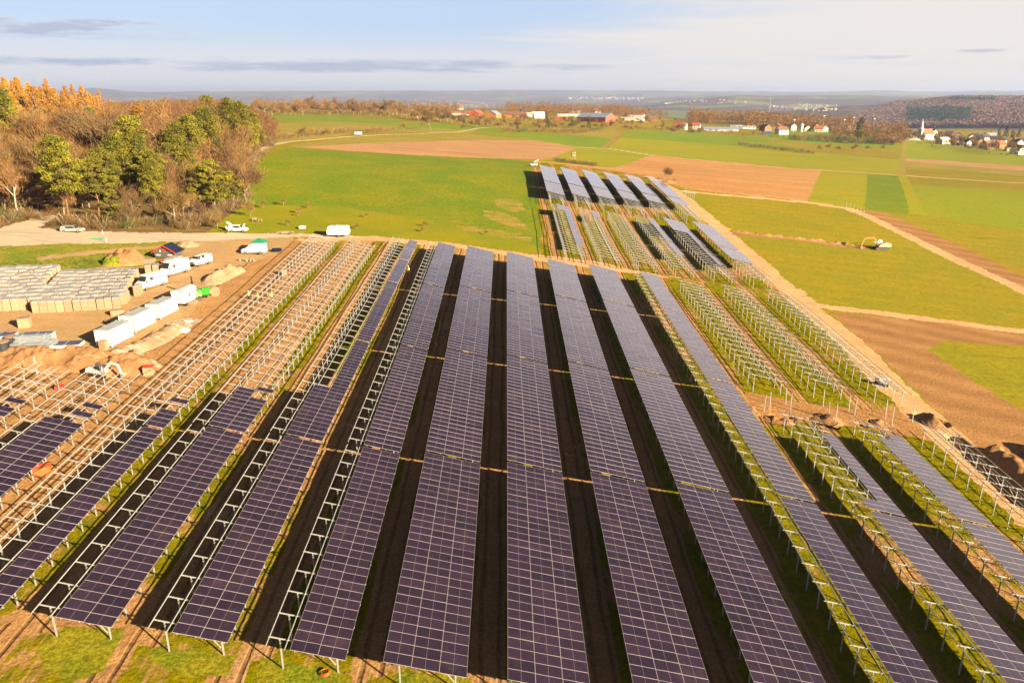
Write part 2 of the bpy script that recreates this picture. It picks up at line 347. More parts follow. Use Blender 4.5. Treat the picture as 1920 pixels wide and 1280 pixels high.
region('field','fieldR',[(1735,657),(1775,640),(1930,650),(2150,680),(2150,900),(1930,778)])
strip('dirt_track','track',[(1262,357),(1400,369),(1515,380),(1590,391),(1640,411),(1700,441),(1800,490),(1930,550),(2100,628)],4.5)
region('tracked_soil','tracked',[(1610,395),(1660,400),(1740,433),(1830,475),(1930,525),(2100,605),(2100,622),(1930,544),(1800,484),(1700,436),(1640,407)])
strip('dirt_path','path',[(1085,276),(1140,278.5),(1220,291),(1541,320),(1690,329.5),(1930,344),(2100,355)],5.)
strip('dirt_path','tracked',[(1130,277),(1150,262),(1166,247)],2.6)
strip('dirt_path','path',[(474,300),(492,281),(510,272),(560,264),(660,256),(860,247),(900,240),(950,237)],3.5)
strip('grass_track','tawny',[(1690,329.5),(1693,300),(1697,270),(1700,255)],4.)

strip('trench','tracked',[(1790,820),(1850,880),(1908,938)],2.6)
strip('dirt_track','tracked',[(1373,437),(1400,440),(1500,450),(1590,462),(1628,468)],3.0)
region('verge','verge',[(-300,468),(0,461),(110,458),(360,451),(338,470),(322,483),(270,500),(205,497),(80,530),(-300,580)])
region('verge','weeds',[(-300,600),(-300,500),(0,492),(80,480),(180,484),(270,500),(205,497),(80,528),(0,540)])
strip('dirt_path','yard',[(70,487),(130,478),(190,471),(260,464),(330,462)],2.6)
region('gravel_yard','yard',[(355,453),(470,447),(552,444),(528,468),(490,487),(425,500),(398,520),(385,560),(350,592),(190,664),(-300,672),(-300,560),(0,530),(205,497),(270,500),(322,484),(340,470)])
region('gravel_road','road',[(-300,470),(-300,445),(0,428),(60,410),(84,405),(112,402),(96,415),(70,428),(130,433),(250,436),(420,437),(560,437),(700,444),(640,447),(548,443),(470,448),(360,452),(110,458),(0,461)])
FAR_R=1850.
# ---------------------------------------------------------------- terrain: one continuous sheet, cut where the cover changes
def vnoise(X,Y,s,seed):
    x=X/s;y=Y/s; i=np.floor(x);j=np.floor(y); fx=x-i;fy=y-j; fx=fx*fx*(3-2*fx);fy=fy*fy*(3-2*fy)
    def h(a,b):
        v=np.sin(a*127.1+b*311.7+seed*74.7)*43758.5453; return v-np.floor(v)
    return (h(i,j)*(1-fx)+h(i+1,j)*fx)*(1-fy)+(h(i,j+1)*(1-fx)+h(i+1,j+1)*fx)*fy-.5
def zfull(X,Y):
    R_=np.hypot(X,Y); z=hz(X,Y)
    z=z+vnoise(X,Y,26,1)*.35*np.clip((R_-60)/100,0,1)+vnoise(X,Y,300,2)*np.clip((R_-1300)/1500,0,1)*26+vnoise(X,Y,1300,3)*np.clip((R_-3000)/4000,0,1)*60
    return z
def inside(P,X,Y):
    r=np.zeros(X.shape,bool); bx=(X>=P[:,0].min())&(X<=P[:,0].max())&(Y>=P[:,1].min())&(Y<=P[:,1].max())
    xs=X[bx];ys=Y[bx]; c=np.zeros(xs.shape,bool); n=len(P)
    for i in range(n):
        x1,y1=P[i];x2,y2=P[(i+1)%n]
        if y1==y2: continue
        k=((y1>ys)!=(y2>ys)); c^= k&(xs<(x2-x1)*(ys-y1)/(y2-y1)+x1)
    r[bx]=c; return r
def build_terrain():
    rr=[4.]; 
    while rr[-1]<27000:
        r=rr[-1]; d=max(.14,r*r/46000.) if r>34 else 3.
        rr.append(r+min(d,r*.011 if r>34 else 3.))
    rr=np.array(rr)
    inner=np.arange(-38,38.001,.075); outer=np.concatenate([np.arange(-84,-38,1.0),inner,np.arange(39,85,1.0)])
    a=np.radians(outer); nr,na=len(rr),len(a)
    X=rr[:,None]*np.sin(a)[None]; Y=rr[:,None]*np.cos(a)[None]
    Z=zfull(X,Y)
    nearm=np.clip((130-rr)/60,0,1)[:,None]
    # small ruts, clods and spoil under the tables
    Z=Z+nearm*(vnoise(X,Y,.7,5)*.07+vnoise(X,Y,2.3,6)*.12)
    def dip(px,wd,dep):
        nonlocal Z
        P=[np.array(G(*p)) for p in px]; D=np.full(X.shape,99.)
        for i in range(len(P)-1):
            a_,b_=P[i],P[i+1]; d=b_-a_; tt=np.clip(((X-a_[0])*d[0]+(Y-a_[1])*d[1])/(d@d),0,1); D=np.minimum(D,np.hypot(X-a_[0]-tt*d[0],Y-a_[1]-tt*d[1]))
        D=D+vnoise(X,Y,1.2,31)*.5; Z=Z-dep*np.clip((wd/2+.35-D)/.35,0,1)
    dip([(1790,820),(1850,880),(1908,938)],1.7,1.5); dip([(1375,431),(1440,440),(1530,449),(1628,461)],1.2,.8)
    dip([(1455,781),(1480,785)],1.4,.9); dip([(1530,788),(1560,798)],1.3,.9); dip([(1730,780),(1765,793)],1.8,1.1); dip([(1640,789),(1662,795)],1.3,.8)
    V=np.stack([X,Y,Z],-1).reshape(-1,3)
    cx=(X[:-1,:-1]+X[1:,1:])/2; cy=(Y[:-1,:-1]+Y[1:,1:])/2; Rc=np.hypot(cx,cy)
    am=np.clip(np.abs(Rc-75)/75,.45,1.)*np.clip(1-(Rc-200)/500,.25,1)
    jx=cx+(vnoise(cx,cy,3,8)+vnoise(cx,cy,.9,9)*.6)*am*1.1; jy=cy+(vnoise(cx,cy,3,10)+vnoise(cx,cy,.9,11)*.6)*am*1.1
    ids=np.zeros(cx.shape,np.int16)
    for k,(nm,mt,P) in enumerate(REG): ids[inside(P,jx,jy)]=k+2
    ids[Rc>FAR_R+vnoise(cx,cy,200,4)*300]=1
    idx=np.arange(nr*na).reshape(nr,na)
    Q=np.stack([idx[:-1,:-1],idx[:-1,1:],idx[1:,1:],idx[1:,:-1]],-1).reshape(-1,4); ids=ids.ravel()
    order=[('ground','olive'),('far_hills','far')]+[(n,m) for n,m,_ in REG]
    for k,(nm,mt) in enumerate(order):
        q=Q[ids==k]
        if len(q)==0: continue
        u,inv=np.unique(q,return_inverse=True)
        me=npmesh(nm,V[u],inv.reshape(-1,4)[:, ::-1],MS[mt],smooth=True)
        o=ob(nm,me); o['kind']='structure'
build_terrain(); print('terrain',time.time()-T0)

# ---------------------------------------------------------------- mounting tables and panels
def panel_mat():
    m,nt,b=base('panel_glass',.12,0,.5)
    tc=N(nt,'ShaderNodeTexCoord').outputs['Object']; s=N(nt,'ShaderNodeSeparateXYZ'); L(nt,tc,s.inputs[0]); x,y=s.outputs[0],s.outputs[1]
    def line(c,pitch,w,off=0):
        f=math_(nt,'FRACT',math_(nt,'ADD',math_(nt,'DIVIDE',c,pitch),off)); return math_(nt,'GREATER_THAN',math_(nt,'ABSOLUTE',math_(nt,'SUBTRACT',f,.5)),.5-w/2)
    g=math_(nt,'MAXIMUM',line(x,.1667,.035),line(y,.1667,.05))
    mid=math_(nt,'LESS_THAN',math_(nt,'ABSOLUTE',math_(nt,'SUBTRACT',x,1.0)),.011)
    bus=line(y,.0278,.14)
    oi=N(nt,'ShaderNodeObjectInfo').outputs['Random']
    c=mixc(nt,oi,(.013,.0075,.015),(.025,.014,.027))
    c=mixc(nt,math_(nt,'MULTIPLY',bus,.10),c,(.2,.2,.24)); c=mixc(nt,math_(nt,'MULTIPLY',g,.35),c,(.16,.14,.18)); c=mixc(nt,math_(nt,'MULTIPLY',mid,.35),c,(.42,.40,.44))
    du=ramp(nt,noise(nt,POS(nt),.35,5,.7),.5,.85); c=mixc(nt,math_(nt,'MULTIPLY',du,.10),c,(.30,.22,.16))
    L(nt,c,b.inputs['Base Color'])
    b.inputs['Coat Weight'].default_value=1.; b.inputs['Coat Roughness'].default_value=.06; b.inputs['Coat Tint'].default_value=(1,.9,.95,1); b.inputs['Coat IOR'].default_value=1.42; b.inputs['Specular IOR Level'].default_value=.25
    r=N(nt,'ShaderNodeMapRange',i={3:.12,4:.15}); L(nt,oi,r.inputs[0]); L(nt,r.outputs[0],b.inputs['Roughness'])
    return m
MP=panel_mat()
MALU=M('aluminium_frame',(.43,.37,.40),.45,.2,.06,1.)
MGALV=M('galvanised_steel',(.35,.35,.34),.5,.2,.15,1.5)
MBACK=M('panel_backsheet',(.25,.25,.27),.6,0,.1)
PW,PL=2.055,1.036; PP=1.05; CPW=2.07
def panel_mesh():
    b=MB(); w=.0125; z0,z1=-.035,0.
    b.box(w,PW-w,w,PL-w,-.012,-.004,0)
    for x0,x1,y0,y1 in ((0,PW,0,w),(0,PW,PL-w,PL),(0,w,w,PL-w),(PW-w,PW,w,PL-w)): b.box(x0,x1,y0,y1,z0,z1,1)
    return b.me('solar_panel',[MP,MALU])
PM=panel_mesh()
def post_mesh():
    b=MB(); b.box(-.05,.05,-.045,-.03,0,1);b.box(-.05,.05,.03,.045,0,1);b.box(-.05,-.035,-.03,.03,0,1); return b.me('post',MGALV)
POST=post_mesh()
TILT=math.atan(.25); CT,ST=math.cos(TILT),math.sin(TILT)
def beam_mesh():
    # inclined cross beam with its diagonal brace, local origin at the high end of the table
    b=MB(); b.bar((.12,0,-.25-.03),(6.0,0,-.25-.25*6.0+.0),.05,.095)
    return b.me('cross_beam',MGALV)
BEAM=beam_mesh()
def brace_mesh():
    b=MB(); b.bar((5.0,0,-2.9),(3.9,0,-.25-3.9*.25),.05); return b.me('brace',MGALV)
BRACE=brace_mesh()
RAILC={}
def rail_mesh(Ln):
    k=round(Ln,1)
    if k not in RAILC:
        b=MB(); b.box(-.02,.02,0,Ln,-.045,.045); RAILC[k]=b.me('rail',MGALV)
    return RAILC[k]
RAILX=[.28,1.62,2.35,3.69,4.42,5.76]
HIGH=3.25
def table(x0,ya,yb,spec,label,group,rails=True,over=0.,hh=HIGH,gone=()):
    """x0 = high edge, ya..yb = ends along the row, spec = [(column, from, to)] of fitted panels"""
    za=gz(x0,ya+1)+hh; zb=gz(x0,yb-1)+hh
    Ln=yb-ya; sl=(zb-za)/Ln; tag_=('mounting frame' if not spec else 'solar table')
    t=thing('solar_table' if spec else 'mounting_frame',label,tag_,(x0,ya,za),0,group)
    zz=lambda y:sl*y
    nf=max(2,int(round((Ln-2.2)/2.55))+1); st=(Ln-2.2)/(nf-1)
    for i in range(nf):
        y=1.1+i*st
        ob('cross_beam',BEAM,t,(0,y,zz(y)))
        for px in (.95,5.1):
            zt=zz(y)-.25-.25*px-.05; zg=gz(x0+px,ya+y)-za-.15
            ob('post',POST,t,(px,y+.07,zg),None,(1,1,zt-zg))
        ob('brace',BRACE,t,(0,y-.05,zz(y)))
    pitch_rot=math.atan(sl)
    if rails:
        for k,rx in enumerate(RAILX):
            L_=Ln+over*(.4+.6*((k*37)%10)/10)
            ob('rail',rail_mesh(L_),t,(rx,-.0,-.25*rx-.11),(pitch_rot,0,0))
    rot=Matrix.Rotation(pitch_rot,4,'X')@Matrix.Rotation(TILT,4,'Y')
    e=rot.to_euler()
    npn=int(Ln//1.043); PP=Ln/npn; o0=0
    for c,a,b in spec:
        for i in range(npn):
            yc=ya+o0+(i+.5)*PP
            if a<=yc<=b and (c,i) not in gone:
                x=c*CPW*CT+.01; y=o0+i*PP
                ob('panel',PM,t,(x,y,zz(y)-.25*c*CPW*CT),(e[0]+rnd.gauss(0,.0028),e[1]+rnd.gauss(0,.0028),e[2]))
    return t
ALL=[(0,-1e3,1e3),(1,-1e3,1e3),(2,-1e3,1e3)]; C12=ALL[1:]; C2=ALL[2:]
ordn=['nearest','second nearest','third nearest','farthest']
def rowA(n,ends,specs,name,group):
    k=len(ends)-1
    for i in range(k):
        sp=specs[i] if isinstance(specs,list) and specs and isinstance(specs[0],list) else specs
        pos=ordn[i] if i<k-1 or k==1 else ('farthest' if k>1 else 'only')
        what={3:'dark full-width solar table',2:'two-panel-wide solar table',1:'one-panel-wide solar table',0:'bare steel mounting frame'}[len(set(s[0] for s in sp))]
        table(9*n,ends[i]+.16,ends[i+1]-.16,sp,'%s, %s in the %s'%(what,pos,name),group,over=1.4 if (i==k-1 and len(sp)<3) else 0.)
g1=lambda n:73.4-1.05*n
long_='solar tables of the long front block'
full=lambda n,top:[g1(n)-30.6,g1(n),g1(n)+31.6,g1(n)+64.2,top]
rowA(-1,full(-1,170.6),ALL,'row just left of the centre row',long_)
rowA(0,full(0,167.5),ALL,'centre row running straight away',long_)
rowA(1,full(1,163.5),ALL,'row just right of the centre row',long_)
rowA(2,full(2,161.2),ALL,'rightmost fully covered row',long_)
rowA(-2,full(-2,173.5),C12,'row left of the fully covered rows',long_)
rowA(3,full(3,159.5),C12,'row right of the fully covered rows',long_)
rowA(-3,[46.,76.9,108.6,140.5,157.6,175.5],[C12,[(1,0,91),(2,0,999)],C2,C2,C2],'row narrowing to one panel far away',long_)
rowA(-4,[46.9,77.8,108.,139,169.6],[C12,[(1,0,88.2),(2,0,86.9),(2,88.5,90)],[],[]],'left row panelled only halfway',long_)
rowA(-5,[47.5,77.6,108.3,140,172.],[C2,[(2,0,82.),(2,83.6,84.6)],[],[]],'left row of single-panel width',long_)
rowA(-6,[47.5,77.8,91.3],[C12,[(2,79.3,80.5),(2,81.2,82.4)]],'row second from the left edge',long_)
rowA(-7,[62.,77.9,91.3],[C12,[(2,0,80.6),(2,81.2,82.4)]],'row at the left picture edge',long_)
rt='solar tables right of the front block'
rowA(4,[37.6,68.6,92.],[C12,[(1,0,71.),(2,0,86.5)]],'first row right of the dug strip',rt)
rowA(5,[36.6,67.7,91.],[C12,[(1,0,85.4),(2,0,87.2)]],'second row right of the dug strip',rt)
rowA(6,[35.5,59.5,90.4],[[(2,0,53),(1,0,50)],[]],'outermost right row by the dirt track',rt)
fr='bare frames beside the front block'
for n,nm in ((4,'first'),(5,'second'),(6,'third')):
    e=[102.6-.5*(n-4),128.2-.5*(n-4),155.2-1.3*(n-4)]
    for i in (0,1):
        table(9*n,e[i]+.2,e[i+1]-.2,[],'bare mounting frame, %s half of the %s empty row right of the panels'%(('near','far')[i],nm),fr)
ub='solar tables of the upper block'
kn=['leftmost','second from left','third from left','third from right','second from right','rightmost']
for k in range(6):
    x=13.1+8.15*k; s=-2.5*k
    lo=[172.4+s,201.2+s,229.8+s]; up=[237.+s*.9,266.6+s,296.5+s,306.5+s]
    spl={0:[(1,222.6,230),(2,181.6,230)],1:[(2,216.3,224.4)],2:[],3:[(2,180,400)],4:[(0,204,400),(1,204,400),(2,172.5,400)],5:[(0,176,400),(1,176,400),(2,176,400)]}[k]
    for i in (0,1):
        sp=[(c,a,b) for c,a,b in spl if b>lo[i]+2 and a<lo[i+1]-1]
        table(x,lo[i]+.15,lo[i+1]-.15,sp,'%s, %s lower one in the %s upper-block row'%('partly covered pale table' if sp else 'bare mounting frame','nearer' if i==0 else 'farther',kn[k]),ub,hh=3.2)
    for i in (0,1,2):
        table(x,up[i]+.15,up[i+1]-.15,[(c,246.5-.6*k,999) for c in (0,1,2)],'%s pale table at the top of the %s upper-block row'%(('front','middle','short hindmost')[i],kn[k]),ub,hh=3.2)
# loose posts of the excavated strip
pts=[(1432,772,0),(1443,769,0),(1473,760,0),(1543,762,0),(1553,785,0),(1567,790,0),(1591,772,0),(1602,778,0),(1660,785,0),(1672,797,0),(1710,792,0),(1482,770,0)]
for i,(px,py,_) in enumerate(pts):
    x,y=G(px,py); 
    t=ob('ram_post',POST,None,(x,y,gz(x,y)-.2),(R(rnd.uniform(-2,2)),R(rnd.uniform(-2,2)),0),(1,1,2.7+.5*rnd.random()))
    tag(t,'lone galvanised steel post standing in the dug soil between the right-hand rows','post','lone rammed posts in the excavated strip')
for i,(px,py) in enumerate([(1284,367),(1287,369),(1291,371),(1294,374),(1298,376),(1301,378)]):
    x,y=G(px,py); t=ob('ram_post',POST,None,(x,y,gz(x,y)-.2),None,(.8,.8,3.2)); tag(t,'thin steel post at the far right corner of the upper block','post','rammed posts by the upper block corner')
for i,(px,py) in enumerate([(1586,393),(1593,395),(1600,399),(1606,402),(1612,405),(1619,409)]):
    x,y=G(px,py); t=ob('ram_post',POST,None,(x,y,gz(x,y)-.2),None,(.8,.8,3.0)); tag(t,'thin steel post at the bend of the dirt track beside the fields','post','rammed posts at the track bend')
print('tables',time.time()-T0,len(bpy.data.objects))

# ---------------------------------------------------------------- trees
def tri_cloud(P,S,dirs=None,asp=1.,rs=None):
    """one triangle or sliver per point; P centres, S sizes"""
    rs=rs or np.random.RandomState(1); n=len(P)
    a=rs.normal(size=(n,3)) if dirs is None else dirs+rs.normal(size=(n,3))*.35; a/=np.linalg.norm(a,axis=1)[:,None]
    b=np.cross(a,rs.normal(size=(n,3))); b/=np.linalg.norm(b,axis=1)[:,None]
    S=np.asarray(S)[:,None]
    V=np.stack([P-a*S-b*S*asp,P-a*S+b*S*asp,P+a*S],1).reshape(-1,3)
    return V,np.arange(3*n).reshape(-1,3)
MBARK=M('grey_brown_bark',(.26,.20,.14),.9,0,.3,2.,rand=.25)
MBARKP=M('orange_pine_bark',(.20,.095,.045),.9,0,.3,2.,rand=.15)
MWHITE=M('pale_bark',(.30,.25,.19),.9,0,.2,3.)
MTWIG=[M('twigs_brown',(.20,.10,.030),.9,0,.35,.25,rand=.32),M('twigs_grey',(.175,.10,.034),.9,0,.3,.25,rand=.3),M('twigs_purple',(.165,.078,.032),.9,0,.3,.25,rand=.25),M('twigs_yellow',(.24,.14,.025),.9,0,.3,.25,rand=.25)]
MPINE=M('pine_needles',(.085,.085,.004),.8,0,.4,.3,col2=(.17,.15,.006),rand=.22)
MLARCH=M('larch_needles',(.34,.135,.010),.8,0,.35,.3,col2=(.50,.225,.012),rand=.22)
MSPRUCE=M('spruce_needles',(.03,.05,.014),.8,0,.3,.3,rand=.25)
MIVY=M('ivy_leaves',(.075,.10,.012),.7,0,.4,.4,rand=.25)
MBUSH=M('bush_twigs',(.18,.115,.035),.9,0,.4,.4,rand=.3)
MBUSHG=M('green_bush_leaves',(.10,.12,.015),.8,0,.4,.4,rand=.3)
def bare_proto(seed,h,spread,ntw,mat,bark=MBARK,up=.55):
    r=random.Random(seed); b=MB(); tips=[]
    def grow(p,d,l,rad,lev):
        q=[p]; dd=d
        for i in range(3):
            dd=(dd+Vector((r.gauss(0,.13),r.gauss(0,.13),r.gauss(.05,.08)))).normalized(); q.append(q[-1]+dd*l/3)
        b.tube(q,[rad,rad*.85,rad*.7,rad*.5],5 if lev<2 else 3,0,False)
        if lev>=2:
            for k in range(4): tips.append((q[k],dd,l))
        if lev<3:
            for k in range((5,4,3)[lev]):
                t=r.uniform(.35,1.); j=min(2,int(t*3)); pp=q[j].lerp(q[j+1],t*3-j)
                a=r.uniform(0,6.28); sd=Vector((math.cos(a),math.sin(a),r.uniform(-.1,.5)))
                grow(pp,(dd*up+sd*spread).normalized(),l*r.uniform(.5,.72),rad*.5,lev+1)
    grow(Vector((0,0,-.3)),Vector((0,0,1)),h*.5,h*.02,0)
    tr=b.me('trunk',bark,smooth=True,fix=False)
    rs=np.random.RandomState(seed); T=np.array([tuple(t[0]) for t in tips]); D=np.array([tuple(t[1]) for t in tips])
    i=rs.randint(0,len(T),ntw); P=T[i]+rs.normal(size=(ntw,3))*h*.045+D[i]*h*.03; dr=D[i]+np.array([0,0,.5])
    V,F=tri_cloud(P,rs.uniform(.03,.07,ntw)*h,dr,.055,rs)
    return tr,npmesh('crown',V,F,mat,k=3)
def clump_proto(seed,h,mat,bark,clumps,leaf,nl,flat=.55,rad=.32,r0=.02,low=.35,prof=None):
    r=random.Random(seed); rs=np.random.RandomState(seed); b=MB()
    lean=Vector((r.gauss(0,.05),r.gauss(0,.05),0))
    q=[Vector((0,0,-.3))]+[Vector((0,0,h*t))+lean*h*t*t+Vector((r.gauss(0,.01)*h,r.gauss(0,.01)*h,0)) for t in (.25,.5,.75,.97)]
    b.tube(q,[h*r0,h*r0*.85,h*r0*.65,h*r0*.4,h*r0*.1],6,0,False); PS=[];SS=[]
    for c in range(clumps):
        t=low+(1-low)*((c+.5)/clumps); w=rad*h*(prof(t) if prof else math.sin(math.pi*min(1,(t-low)/(1-low)*.8+.18))**.7)
        a=c*2.4+r.uniform(-.5,.5); d=w*r.uniform(.35,1.); C=Vector((math.cos(a)*d,math.sin(a)*d,h*t))+lean*h*t*t
        bs=Vector((0,0,h*max(.1,t-.12)))+lean*h*t*t
        b.tube([bs,bs.lerp(C,.6)+Vector((0,0,-.02*h)),C],[h*.008,h*.006,h*.003],3,0,False)
        cr=h*r.uniform(.07,.12)*(max(.25,1.1-t*.9)*.95 if prof else 1.); u=rs.normal(size=(nl,3)); u/=np.linalg.norm(u,axis=1)[:,None]; u*=(rs.uniform(0,1,nl)**(.9 if prof else .45))[:,None]*cr; u[:,2]*=flat
        PS.append(u+np.array(C)); SS.append(rs.uniform(.6,1.2,nl)*leaf)
    V,F=tri_cloud(np.concatenate(PS),np.concatenate(SS),None,.55,rs)
    return b.me('trunk',bark,smooth=True,fix=False),npmesh('crown',V,F,mat,k=3)
def bush_proto(seed,h,mat,n,w=1.):
    rs=np.random.RandomState(seed); b=MB(); r=random.Random(seed)
    for k in range(6):
        a=r.uniform(0,6.28); b.tube([(0,0,-.1),(math.cos(a)*h*.25*w,math.sin(a)*h*.25*w,h*.4),(math.cos(a)*h*.45*w,math.sin(a)*h*.45*w,h*.8)],[h*.02,h*.014,h*.006],3,0,False)
    lob=rs.uniform(-1,1,(7,3))*np.array([.45*w,.45*w,.12])*h+np.array([0,0,.42*h])
    i=rs.randint(0,7,n); u=rs.normal(size=(n,3)); u/=np.linalg.norm(u,axis=1)[:,None]
    P=lob[i]+u*(rs.uniform(0,1,n)**.4)[:,None]*h*np.array([.34*w,.34*w,.36]); P[:,2]=np.abs(P[:,2])
    V,F=tri_cloud(P,rs.uniform(.03,.07,n)*h,u+np.array([0,0,.8]),.16,rs)
    return b.me('stem',MBARK,fix=False),npmesh('crown',V,F,mat,k=3)
BARE=[bare_proto(11,13,.8,1900,MTWIG[0]),bare_proto(12,14,.7,1900,MTWIG[1]),bare_proto(13,12,.95,2000,MTWIG[2]),bare_proto(14,15,.6,1800,MTWIG[0],MWHITE),bare_proto(15,11,.9,1700,MTWIG[3]),bare_proto(16,13,.85,2100,MTWIG[1])]
PINE=[clump_proto(s,h,MPINE,MBARKP,n+8,.19,300,.5,w,.014,lo) for s,h,n,w,lo in ((21,15,24,.22,.35),(22,13,20,.30,.42),(23,16,30,.24,.3),(24,11,20,.33,.2))]
cone=lambda t:max(.05,(1.04-t))*1.35
LARCH=[clump_proto(s,20,MLARCH,MBARK,100,.14,120,.75,.27,.012,.12,cone) for s in (31,32,33)]
SPRUCE=[clump_proto(s,15,MSPRUCE,MBARK,46,.34,90,.45,.24,.014,.06,cone) for s in (41,42)]
IVY=[clump_proto(s,10,MIVY,MBARK,22,.28,150,.8,.2,.02,.1) for s in (51,52)]
BUSH=[bush_proto(61,2.6,MBUSH,900),bush_proto(62,2.2,MTWIG[0],900,1.4),bush_proto(63,2.4,MBUSHG,1000,1.2),bush_proto(64,2.6,MTWIG[1],800,1.)]
def tree(pair,x,y,label,cat,group,s=1.,name='tree',sz=None):
    t=thing(name,label,cat,(x,y,gz(x,y)),rnd.uniform(0,6.28),group,s*rnd.uniform(.97,1.03))
    if sz: t.scale=(s,s,s*sz)
    tn='trunk' if pair[0].name.startswith('trunk') else 'stem'
    ob(tn,pair[0],t); ob('crown',pair[1],t); return t
def at(px,py): return G(px,py)
def hgt(px,pytop,pybot):
    q=gp(px,pybot); v=q-CAM; f=v@FW
    return (pybot-pytop)*f/F_/math.cos(math.atan(-(q[2]-H)/math.hypot(q[0],q[1])))
# named trees of the wood edge: pixel foot, top
PH={0:15,1:13,2:16,3:11}
pines=[(130,413,265,0,'tall narrow pine standing out at the front of the wood edge'),(205,395,286,1,'pine with forked orange trunk in front of the bare trees'),(235,385,252,2,'broad pine group tree right of the forked pine'),(260,383,258,0,'straight slim pine with orange trunk in the middle of the wood edge'),(292,390,290,1,'pine with a pale trunk left of the dark ivy trees'),(330,350,240,2,'tall pine behind the wood edge, right of centre'),(258,350,225,1,'pine top rising behind the middle pines'),(372,345,226,0,'pine right of the tall pine, half hidden by bare trees'),(402,335,212,2,'pine beside the large dark pine clump'),(440,300,195,2,'leftmost big pine of the clump at the forest corner'),(463,298,198,0,'middle pine of the clump at the forest corner'),(488,290,215,2,'right pine of the clump at the forest corner'),(470,305,230,1,'lower pine in front of the clump at the forest corner'),(410,392,302,3,'wide dark bushy pine leaning over the meadow edge'),(385,390,312,3,'dark round pine beside the leaning meadow pine'),(438,385,325,3,'low spreading pine branch group by the meadow'),(215,425,360,3,'small yellowish pine low at the wood edge'),(35,305,170,2,'big dark green pine against the larches on the left'),(395,250,183,1,'lone dark pine top above the skyline of the wood'),(110,390,300,1,'pine crown behind the tall narrow pine'),(185,405,300,1,'pine with flat crown left of the forked pine'),(290,405,305,0,'pine right of the straight slim pine, bare lower trunk'),(350,372,262,0,'pine standing between the ivy trees and the large clump')]
for px,pb,pt,k,lb in pines:
    x,y=at(px,pb); tree(PINE[k],x,y,lb,'pine tree','pines in the wood',hgt(px,pt,pb)/PH[k],'pine_tree')
for i in range(26+18):
    px=-10+(i if i<26 else (i-26)*1.35)*9.6+rnd.uniform(-4,4); top=(6 if i>25 else 0)+[152,160,168,158,150,155,148,152,158,164,165,150,160,168,176,172,166,160,170,165,178,185,190,196,190,198][i if i<26 else min(21,int((i-26)*1.2))]; pb=255+rnd.uniform(-22,20)
    if 21<i<26: px=rnd.choice([285,172,150,268,120])+rnd.uniform(-10,10); top=rnd.uniform(175,215); pb=300
    x,y=at(px,pb); tree(LARCH[i%3],x,y,'golden orange larch rising above the bare trees on the left horizon','larch tree','orange larches on the left skyline',hgt(px,top,pb)/20*.97,'larch_tree')
# fill of bare trees; the wood is denser than one can count, so the hindmost ones are one stuff object
FOR=[P for n,m,P in REG if n=='forest_floor'][0]
def inp(P,x,y): return bool(inside(P,np.array([x]),np.array([y]))[0])
cand=[]; ROADS=[P for n,m,P in REG if n in('gravel_road','meadow')]
rs=np.random.RandomState(5)
yy=170.
while yy<640:
    stp=4.7+yy*.005; xx=-yy*.80
    while xx<-20:
        x=xx+rs.uniform(-2.4,2.4); y=yy+rs.uniform(-2.4,2.4); xx+=stp
        if inp(FOR,x,y) and not any(inp(Pr,x+ox,y+oy) for Pr in ROADS for ox,oy in ((0,0),(0,-3),(3,-2),(-3,0))): cand.append((x,y))
    yy+=stp*.95
occ=[o.location.copy() for o in bpy.data.objects if o.type=='EMPTY' and o.get('category') in('pine tree',)]
def clear(c):
    for o in occ:
        dx,dy=c[0]-o.x,c[1]-o.y
        if dx*dx+dy*dy<12: return False
        # keep the view from the field side onto each pine open, as the felled edge is in the photograph
        if -9<dy<0 and abs(dx-dy*(-.35))<2.2: return False
    return True
cand=[c for c in cand if clear(c)]
def topy(px): # outline of the wood's crown against the sky or the plateau behind
    return np.interp(px,[-200,0,200,300,420,470,515],[204,206,196,190,188,200,222])
cand.sort(key=lambda c:c[1])
front=[];back=[]
for i,(x,y) in enumerate(cand):
    (front if len(front)<285 and (i%3!=2 or y<240) else back).append((x,y))
KL=[('bare brown tree of the leafless wood on the left','bare trees of the wood')]
for i,(x,y) in enumerate(front):
    k=[0,1,2,4,5,0][rs.randint(0,6)]; g=gz(x,y); px,py,f=pr((x,y,g)); 
    mx=max(6.,(py-topy(px))*f/F_*1.02); s=min(rs.uniform(.5,.85) if y<203 else (rs.uniform(1.1,1.8) if px<330 and y>225 else rs.uniform(.85,1.35)),mx/13)
    if y<198 and rs.rand()<.45: tree(BUSH[rs.randint(0,4)],x,y,'tangled brown shrub at the foot of the wood edge','shrub','shrubs along the wood edge',rs.uniform(1.2,1.9),'shrub')
    elif rs.rand()<.06: tree(IVY[i%2],x,y,'bare tree grown over with dark green ivy in the wood','tree','ivy-covered trees in the wood',s*1.1,'ivy_tree')
    else: tree(BARE[k],x,y,KL[0][0],'tree',KL[0][1],s,'bare_tree')
def canopy_stuff(name,pts,mat,n=26,leaf=.8,seed=3,flat=.8,base=.15,asp=.3):
    rs=np.random.RandomState(seed); P=[];S=[]
    for x,y,z,r,h in pts:
        u=rs.normal(size=(n,3)); u/=np.linalg.norm(u,axis=1)[:,None]; u*=(rs.uniform(0,1,n)**.4)[:,None]
        p=u*np.array([r,r,h*.5*flat])+np.array([x,y,z+h*(.5+base*.5)]); P.append(p); S.append(np.full(n,leaf*r)*rs.uniform(.6,1.3,n))
    V,F=tri_cloud(np.concatenate(P),np.concatenate(S),None,asp,rs)
    o=ob(name,npmesh(name,V,F,mat,k=3)); o['kind']='stuff'; return o
bk=[]
